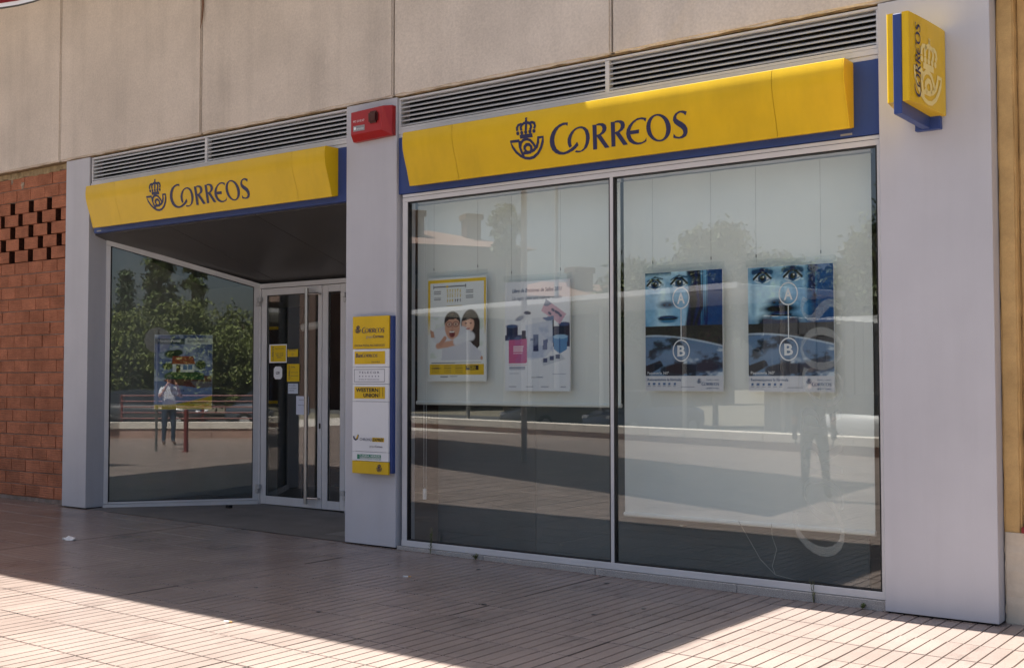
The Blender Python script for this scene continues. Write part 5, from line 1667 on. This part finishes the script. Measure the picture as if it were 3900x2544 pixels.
# apartment blocks
TERRA = mat("terracotta_roof", (0.24, 0.15, 0.115), rough=0.9, var=0.2, vscale=2)
BRICKB = mat("far_brick", (0.13, 0.075, 0.058), rough=0.9, var=0.12, vscale=1)
def block(label, P0, P1, depth, h, ridge, nw, nf, chim, seed):
    rg = random.Random(seed)
    A, B = Vector((*P0, 0)), Vector((*P1, 0))
    d = (B - A); Ln = d.length; d.normalize()
    M = Matrix(((d.x, -d.y, 0, A.x), (d.y, d.x, 0, A.y), (0, 0, 1, 0), (0, 0, 0, 1)))   # +Y of M faces the street? handled below
    s = 1 if (M.to_3x3() @ Vector((0, 1, 0))).dot(Vector((0, 6, 0)) - A) > 0 else -1
    t = thing("apartment_block", label, "building", (A + B) / 2 + Vector((0, 0, -0.16)), "apartment blocks across the street")
    mb = MB(); mb.box(0, Ln, -s * depth if s > 0 else 0, 0 if s > 0 else depth, -0.16, h, M); mb.build("wall", BRICKB, t)
    y0, y1 = (0.5 * s, -s * (depth + 0.5))
    mb = MB(); ym = (y0 + y1) / 2
    mb.add([M @ Vector(q) for q in ((-0.5, y0, h + .003), (Ln + 0.5, y0, h + .003), (Ln + 0.5, y1, h + .003), (-0.5, y1, h + .003), (depth * .4, ym, ridge), (Ln - depth * .4, ym, ridge))], [(0, 1, 5, 4), (1, 2, 5), (2, 3, 4, 5), (3, 0, 4), (3, 2, 1, 0)])
    rf = mb.build("roof", TERRA, t)
    for (cs, cw) in chim:
        mb = MB(); mb.bevel_box(cs, cs + cw, ym - 0.5 + s * depth * .2, ym + 0.5 + s * depth * .2, h + 0.2, ridge + 0.5, 0.04, M); mb.bevel_box(cs - .12, cs + cw + .12, ym - 0.62 + s * depth * .2, ym + 0.62 + s * depth * .2, ridge + 0.505, ridge + 0.9, 0.03, M); mb.build("chimney", BRICKB, rf)
    for i in range(nw):
        for j in range(nf):
            cx = Ln * (i + 0.5) / nw
            cz = 1.4 + j * (h - 1.2) / nf
            mb = MB(); mb.box(cx - 0.62, cx + 0.62, min(0.003 * s, 0.09 * s), max(0.003 * s, 0.09 * s), cz - 0.1, cz + 1.4, M); w = mb.build("window", mat("far_window_frame", (0.12, 0.12, 0.12), rough=0.6), t)
            mb = MB(); mb.box(cx - 0.5, cx + 0.5, min(0.092 * s, 0.1 * s), max(0.092 * s, 0.1 * s), cz, cz + 1.3, M); mb.build("pane", mat("far_pane", (0.03, 0.04, 0.05), rough=0.1, spec=0.6, var=0), w)
block("brick apartment block with terracotta roof and several chimneys", (-50.5, -37.5), (-43.0, -51.0), 11, 9.8, 11.4, 5, 3, ((3.0, 1.2), (6.0, 1.6), (8.4, 1.2), (12.5, 1.0)), 1)
block("lower brick apartment block with terracotta roof and one chimney", (-43.5, -53.0), (-38.0, -70.0), 10, 7.0, 8.5, 6, 2, ((5.0, 1.6),), 2)

# parked cars
def car(label, x, y, ang, paint, seed):
    t = thing("parked_car", label, "car", (x, y, -0.16), "cars parked beyond the low wall")
    M = Matrix.Translation((x, y, -0.16)) @ Matrix.Rotation(ang, 4, 'Z')
    # lower body, lofted along its length
    st = [(-2.08, 0.42, 0.62, 0.66), (-2.0, 0.28, 0.82, 0.78), (-1.6, 0.20, 0.93, 0.84), (-0.9, 0.18, 0.95, 0.86), (0.0, 0.18, 0.93, 0.87), (0.8, 0.18, 0.92, 0.86), (1.5, 0.20, 0.82, 0.84), (1.95, 0.26, 0.70, 0.76), (2.10, 0.38, 0.56, 0.62)]
    v, f = [], []
    for (a, zl, zu, w) in st:
        ring = [(-w * .93, zl), (-w, zl + (zu - zl) * .35), (-w * .99, zl + (zu - zl) * .7), (-w * .9, zu), (0, zu + 0.03), (w * .9, zu), (w * .99, zl + (zu - zl) * .7), (w, zl + (zu - zl) * .35), (w * .93, zl)]
        v += [M @ Vector((a, b, c)) for b, c in ring]
    m_ = 9
    for i in range(len(st) - 1):
        for k in range(m_ - 1):
            f.append((i * m_ + k, i * m_ + k + 1, (i + 1) * m_ + k + 1, (i + 1) * m_ + k))
        f.append((i * m_ + m_ - 1, i * m_, (i + 1) * m_, (i + 1) * m_ + m_ - 1))
    f.append(tuple(range(m_))); f.append(tuple((len(st) - 1) * m_ + k for k in range(m_)))
    mb = MB(); mb.add(v, f); mb.build("body", paint, t, smooth=True)
    cab = [(-1.75, 0.93, 0.74), (-1.15, 1.40, 0.60), (-0.2, 1.47, 0.62), (0.35, 1.42, 0.60), (1.05, 0.93, 0.74)]
    v, f = [], []
    for a, z, w in cab:
        v += [M @ Vector((a, -w, z)), M @ Vector((a, w, z))]
    base = [M @ Vector((-1.75, -0.76, 0.9)), M @ Vector((-1.75, 0.76, 0.9)), M @ Vector((1.05, -0.76, 0.9)), M @ Vector((1.05, 0.76, 0.9))]
    mb = MB(); mb.add(v, [(2, 3, 5, 4), (4, 5, 7, 6)]); mb.build("roof", paint, t)
    GL = mat("car_glass", (0.02, 0.025, 0.03), rough=0.05, spec=0.7, var=0)
    mb = MB(); mb.add([v[0], v[1], v[3], v[2]], [(0, 1, 2, 3)]); mb.build("rear_window", GL, t)
    mb = MB(); mb.add([v[6], v[7], v[9], v[8]], [(0, 1, 2, 3)]); mb.build("windscreen", GL, t)
    for s in (0, 1):
        mb = MB(); mb.add([v[0 + s], v[2 + s], v[4 + s], v[6 + s], v[8 + s]], [(0, 1, 2, 3, 4)]); mb.build("side_window", GL, t)
    for a in (-1.30, 1.32):
        for s in (-1, 1):
            ring = [(a + 0.31 * math.cos(q * math.pi / 9), 0.31 + 0.31 * math.sin(q * math.pi / 9)) for q in range(18)]
            mb = MB(); mb.prism(ring, s * 0.70, s * 0.90, 'Y', M); w = mb.build("wheel", mat("tyre", (0.02, 0.02, 0.02), rough=0.9, var=0), t)
            ring = [(a + 0.19 * math.cos(q * math.pi / 9), 0.31 + 0.19 * math.sin(q * math.pi / 9)) for q in range(18)]
            mb = MB(); mb.prism(ring, s * 0.901, s * 0.915, 'Y', M); mb.build("rim", ALU2, w)
    for s in (-1, 1):
        mb = MB(); mb.bevel_box(1.93, 2.06, s * 0.56 - 0.14, s * 0.56 + 0.14, 0.58, 0.70, 0.03, M); mb.build("headlight", WPRINT, t)
        mb = MB(); mb.bevel_box(-2.06, -1.96, s * 0.60 - 0.12, s * 0.60 + 0.12, 0.62, 0.80, 0.03, M); mb.build("tail_light", REDDK, t)
    mb = MB(); mb.bevel_box(2.02, 2.12, -0.6, 0.6, 0.30, 0.42, 0.03, M); mb.build("bumper", BLACK, t)
def paint(n, c):
    return mat("car_paint_" + n, c, rough=0.25, spec=0.6, var=0, coat=0.6)
a2 = math.atan2(W2[1] - W1[1], W2[0] - W1[0])
a1 = math.atan2(W1[1] - W0[1], W1[0] - W0[0])
car("dark grey car parked behind the dark red railing", 10.6, -17.6, a2, paint("dark_grey", (0.05, 0.055, 0.06)), 1)
car("slate blue car parked behind the dark red railing", 12.6, -13.0, a2, paint("slate_blue", (0.07, 0.085, 0.11)), 2)
car("silver car parked beyond the long low wall, clear of the carport", -9.6, -20.2, a1, paint("silver", (0.45, 0.46, 0.47)), 3)
car("blue car parked under the carport", -19.0, -24.2, a1 + 1.57, paint("blue", (0.04, 0.07, 0.16)), 4)
car("grey car parked under the carport", -23.0, -25.2, a1 + 1.57, paint("pale", (0.22, 0.22, 0.21)), 5)

# ------------------------------------------------------------------ people
SKIN = mat("skin", (0.42, 0.25, 0.18), rough=0.6, var=0.05)
DENIM = mat("blue_jeans", (0.035, 0.06, 0.10), rough=0.9, var=0.15, vscale=14)
SHOE = mat("brown_shoe", (0.10, 0.055, 0.03), rough=0.6, var=0.1)
def person(label, loc, yaw, joints, radii, shirt, trousers, hair, sleeve=0.5):
    t = thing("person", label, "person", loc)
    names = list(joints)
    idx = {n_: i for i, n_ in enumerate(names)}
    E = [("pelvis", "belly"), ("belly", "chest"), ("chest", "neck"), ("neck", "jaw"), ("jaw", "skull"), ("skull", "crown")]
    for s in "LR":
        E += [("chest", "sh" + s), ("sh" + s, "el" + s), ("el" + s, "wr" + s), ("wr" + s, "ha" + s), ("pelvis", "hip" + s), ("hip" + s, "kn" + s), ("kn" + s, "an" + s), ("an" + s, "toe" + s)]
    me = bpy.data.meshes.new("body")
    me.from_pydata([joints[n_] for n_ in names], [(idx[a], idx[b]) for a, b in E], [])
    ob = bpy.data.objects.new("body", me)
    COL.objects.link(ob)
    md = ob.modifiers.new("skin", 'SKIN')
    for i, n_ in enumerate(names):
        r_ = radii[n_.rstrip("LR") if n_ not in ("pelvis", "belly", "chest", "neck", "jaw", "skull", "crown") else n_]
        me.skin_vertices[0].data[i].radius = r_ if isinstance(r_, tuple) else (r_, r_)
        me.skin_vertices[0].data[i].use_root = n_ == "pelvis"
    ob.modifiers.new("sub", 'SUBSURF').levels = 2
    dg = bpy.context.evaluated_depsgraph_get()
    m2 = bpy.data.meshes.new_from_object(ob.evaluated_get(dg))
    bpy.data.objects.remove(ob, do_unlink=True)
    mb = MB()
    mb.add([v.co for v in m2.vertices], [tuple(p.vertices) for p in m2.polygons])
    # five fingers on each hand
    for s in "LR":
        h = Vector(joints["ha" + s]); w = Vector(joints["wr" + s])
        dd = (h - w).normalized()
        side = Vector((-1 if s == "R" else 1, 0, 0))
        up = Vector((0, 0, 1))
        for k in range(4):
            b = h + up * (0.028 - 0.019 * k) + dd * 0.02
            l_ = (0.068, 0.076, 0.070, 0.055)[k]
            mb.tube([b, b + dd * l_ * 0.5 + side * 0.004, b + dd * l_ * 0.75 + side * 0.022], [0.009, 0.008, 0.006], 6)
        b = h + up * 0.02 - dd * 0.02
        mb.tube([b, b + up * 0.022 + side * 0.02, b + up * 0.03 + side * 0.04 + dd * 0.01], [0.011, 0.009, 0.007], 6)
    M = Matrix.Translation(loc) @ Matrix.Rotation(yaw, 4, 'Z')
    mats = [SKIN, shirt, trousers, SHOE]
    sl = [Vector(joints["sh" + s]).lerp(Vector(joints["el" + s]), 1.0) for s in "LR"]
    for i, fc in enumerate(mb.f):
        c = sum((Vector(mb.v[k]) for k in fc), Vector()) / len(fc)
        m_ = 0
        arm = abs(c.x) > 0.17 and c.z > 1.0 or (c.y > 0.14 and c.z > 1.0 and c.z < 1.75)
        if c.z < 0.10:
            m_ = 3
        elif c.z < 0.97:
            m_ = 2
        elif c.z < 1.50 and not arm:
            m_ = 1
        elif arm:
            for s, e in zip("LR", sl):
                a, b = Vector(joints["sh" + s]), e
                tt_ = (c - a).dot(b - a) / (b - a).length_squared
                if -0.4 < tt_ < sleeve and (c - (a + (b - a) * tt_)).length < 0.09:
                    m_ = 1
        mb.mi[i] = m_
    mb.v = [tuple(M @ Vector(q)) for q in mb.v]
    mb.build("body", mats, t, smooth=True)
    hd = Vector(joints["skull"])
    hm = MB()
    bm = bmesh.new()
    bmesh.ops.create_uvsphere(bm, u_segments=18, v_segments=12, radius=1.0)
    bmesh.ops.delete(bm, geom=[q for q in bm.verts if q.co.z < -0.15 and q.co.y > -0.3 or q.co.z < -0.55 or (q.co.y > 0.55 and q.co.z < 0.35)], context='VERTS')
    for q in bm.verts:
        q.co = Vector((hd.x + q.co.x * 0.094, hd.y - 0.012 + q.co.y * 0.112, hd.z + 0.02 + q.co.z * 0.118))
    hm.add_bm(bm, M)
    hm.build("hair", hair, t, smooth=True)
    fm = MB()
    for s in (-1, 1):
        fm.tube([M @ (hd + Vector((s * 0.080, -0.005, 0.015))), M @ (hd + Vector((s * 0.096, -0.012, -0.02)))], [0.018, 0.010], 7)
    fm.tube([M @ (hd + Vector((0, 0.088, 0.005))), M @ (hd + Vector((0, 0.112, -0.03)))], [0.008, 0.014], 7)
    fm.build("nose_and_ears", SKIN, t)
    em = MB()
    for s in (-1, 1):
        em.tube([M @ (hd + Vector((s * 0.034, 0.086, 0.012))), M @ (hd + Vector((s * 0.034, 0.096, 0.012)))], 0.011, 8)
    em.tube([M @ (hd + Vector((-0.025, 0.092, -0.062))), M @ (hd + Vector((0.025, 0.092, -0.062)))], 0.005, 6)
    em.build("eyes_and_mouth", mat("dark_eye", (0.04, 0.02, 0.02), rough=0.4, var=0), t)
    return M
RAD = dict(pelvis=(0.16, 0.12), belly=(0.155, 0.115), chest=(0.17, 0.12), neck=0.058, jaw=0.068, skull=(0.085, 0.10), crown=0.05, sh=0.072, el=0.048, wr=0.033, ha=(0.030, 0.042), hip=0.10, kn=0.068, an=0.048, toe=(0.045, 0.03))
def base_joints():
    J = dict(pelvis=(0, 0, 0.95), belly=(0, 0.01, 1.12), chest=(0, 0.0, 1.34), neck=(0, 0.015, 1.49), jaw=(0, 0.04, 1.565), skull=(0, 0.03, 1.645), crown=(0, 0.02, 1.725))
    for s, g_ in (("L", -1), ("R", 1)):
        J["sh" + s] = (g_ * 0.19, 0, 1.40); J["el" + s] = (g_ * 0.25, 0.02, 1.12); J["wr" + s] = (g_ * 0.26, 0.10, 0.88); J["ha" + s] = (g_ * 0.255, 0.13, 0.79)
        J["hip" + s] = (g_ * 0.10, 0, 0.90); J["kn" + s] = (g_ * 0.115, 0.02, 0.50); J["an" + s] = (g_ * 0.12, -0.02, 0.09); J["toe" + s] = (g_ * 0.14, 0.13, 0.035)
    return J
J = base_joints()
for s, g_ in (("L", -1), ("R", 1)):
    J["el" + s] = (g_ * 0.27, 0.13, 1.20); J["wr" + s] = (g_ * 0.13, 0.24, 1.50); J["ha" + s] = (g_ * 0.085, 0.255, 1.575)
fw = Vector((_f.x, _f.y, 0)).normalized()
PL = Vector((CAM.x, CAM.y, 0)) - fw * 0.37
PL.z = gz(PL.x) + 0.012
person("person in a pale shirt and blue jeans holding a camera to the face", PL, YAW, J, RAD, mat("pale_shirt", (0.55, 0.56, 0.58), rough=0.9, var=0.08), DENIM, mat("dark_hair", (0.03, 0.022, 0.018), rough=0.7, var=0.2), 0.6)
pc = thing("photo_camera", "black camera held up by the person in the pale shirt", "camera", PL + Vector((0, 0, 1.58)))
Mp = Matrix.Translation(Vector((CAM.x, CAM.y, CAM.z)) - fw * 0.20) @ Matrix.Rotation(YAW, 4, 'Z')
mb = MB(); mb.bevel_box(-0.068, 0.068, -0.035, 0.03, -0.048, 0.045, 0.01, Mp); mb.bevel_box(-0.025, 0.025, -0.03, 0.03, 0.0455, 0.072, 0.008, Mp); mb.build("camera_body", BLACK, pc)
mb = MB(); mb.tube([Mp @ Vector((0, 0.031, 0)), Mp @ Vector((0, 0.14, 0))], [0.034, 0.037], 16); mb.build("lens_barrel", BLACK, pc)
J = base_joints()
J["toeL"] = (-0.20, 0.12, 0.035); J["anL"] = (-0.17, -0.04, 0.09); J["knL"] = (-0.14, 0.03, 0.5)
person("person in dark clothes standing with feet apart on the pavement", (-6.19, -6.74, gz(-6.19) + 0.012), R(160), J, RAD, mat("charcoal_shirt", (0.05, 0.05, 0.055), rough=0.9, var=0.1), mat("black_trousers", (0.03, 0.03, 0.035), rough=0.9, var=0.1), MATS["dark_hair"], 1.0)

# invented canopy, out of view, added to shade the paving seen in the glass
H = 6.5
sx_, sy_ = -SUN.x / -SUN.z * H, -SUN.y / -SUN.z * H
cor = [(-5.85, -4.6), (-20.0, -10.0), (-20.4, -15.0), (-6.3, -9.6)]
cor = [(x + sx_, y + sy_) for x, y in cor]
sc_ = thing("added_shadow_caster", "invented flat canopy on posts, out of view, added to shade the far pavement", "canopy", (-15.0, -9.5, 0.0))
mb = MB(); mb.prism(cor, H - 0.12, H, 'Z'); mb.build("shading_slab", CONC, sc_)
for (x, y) in ((-21.5, -10.0), (-21.8, -14.2), (-13.2, -9.7)):
    mb = MB(); mb.tube([(x, y, gz(x) - 0.05), (x, y, H - 0.121)], 0.06, 10); mb.build("post", ALU2, sc_)
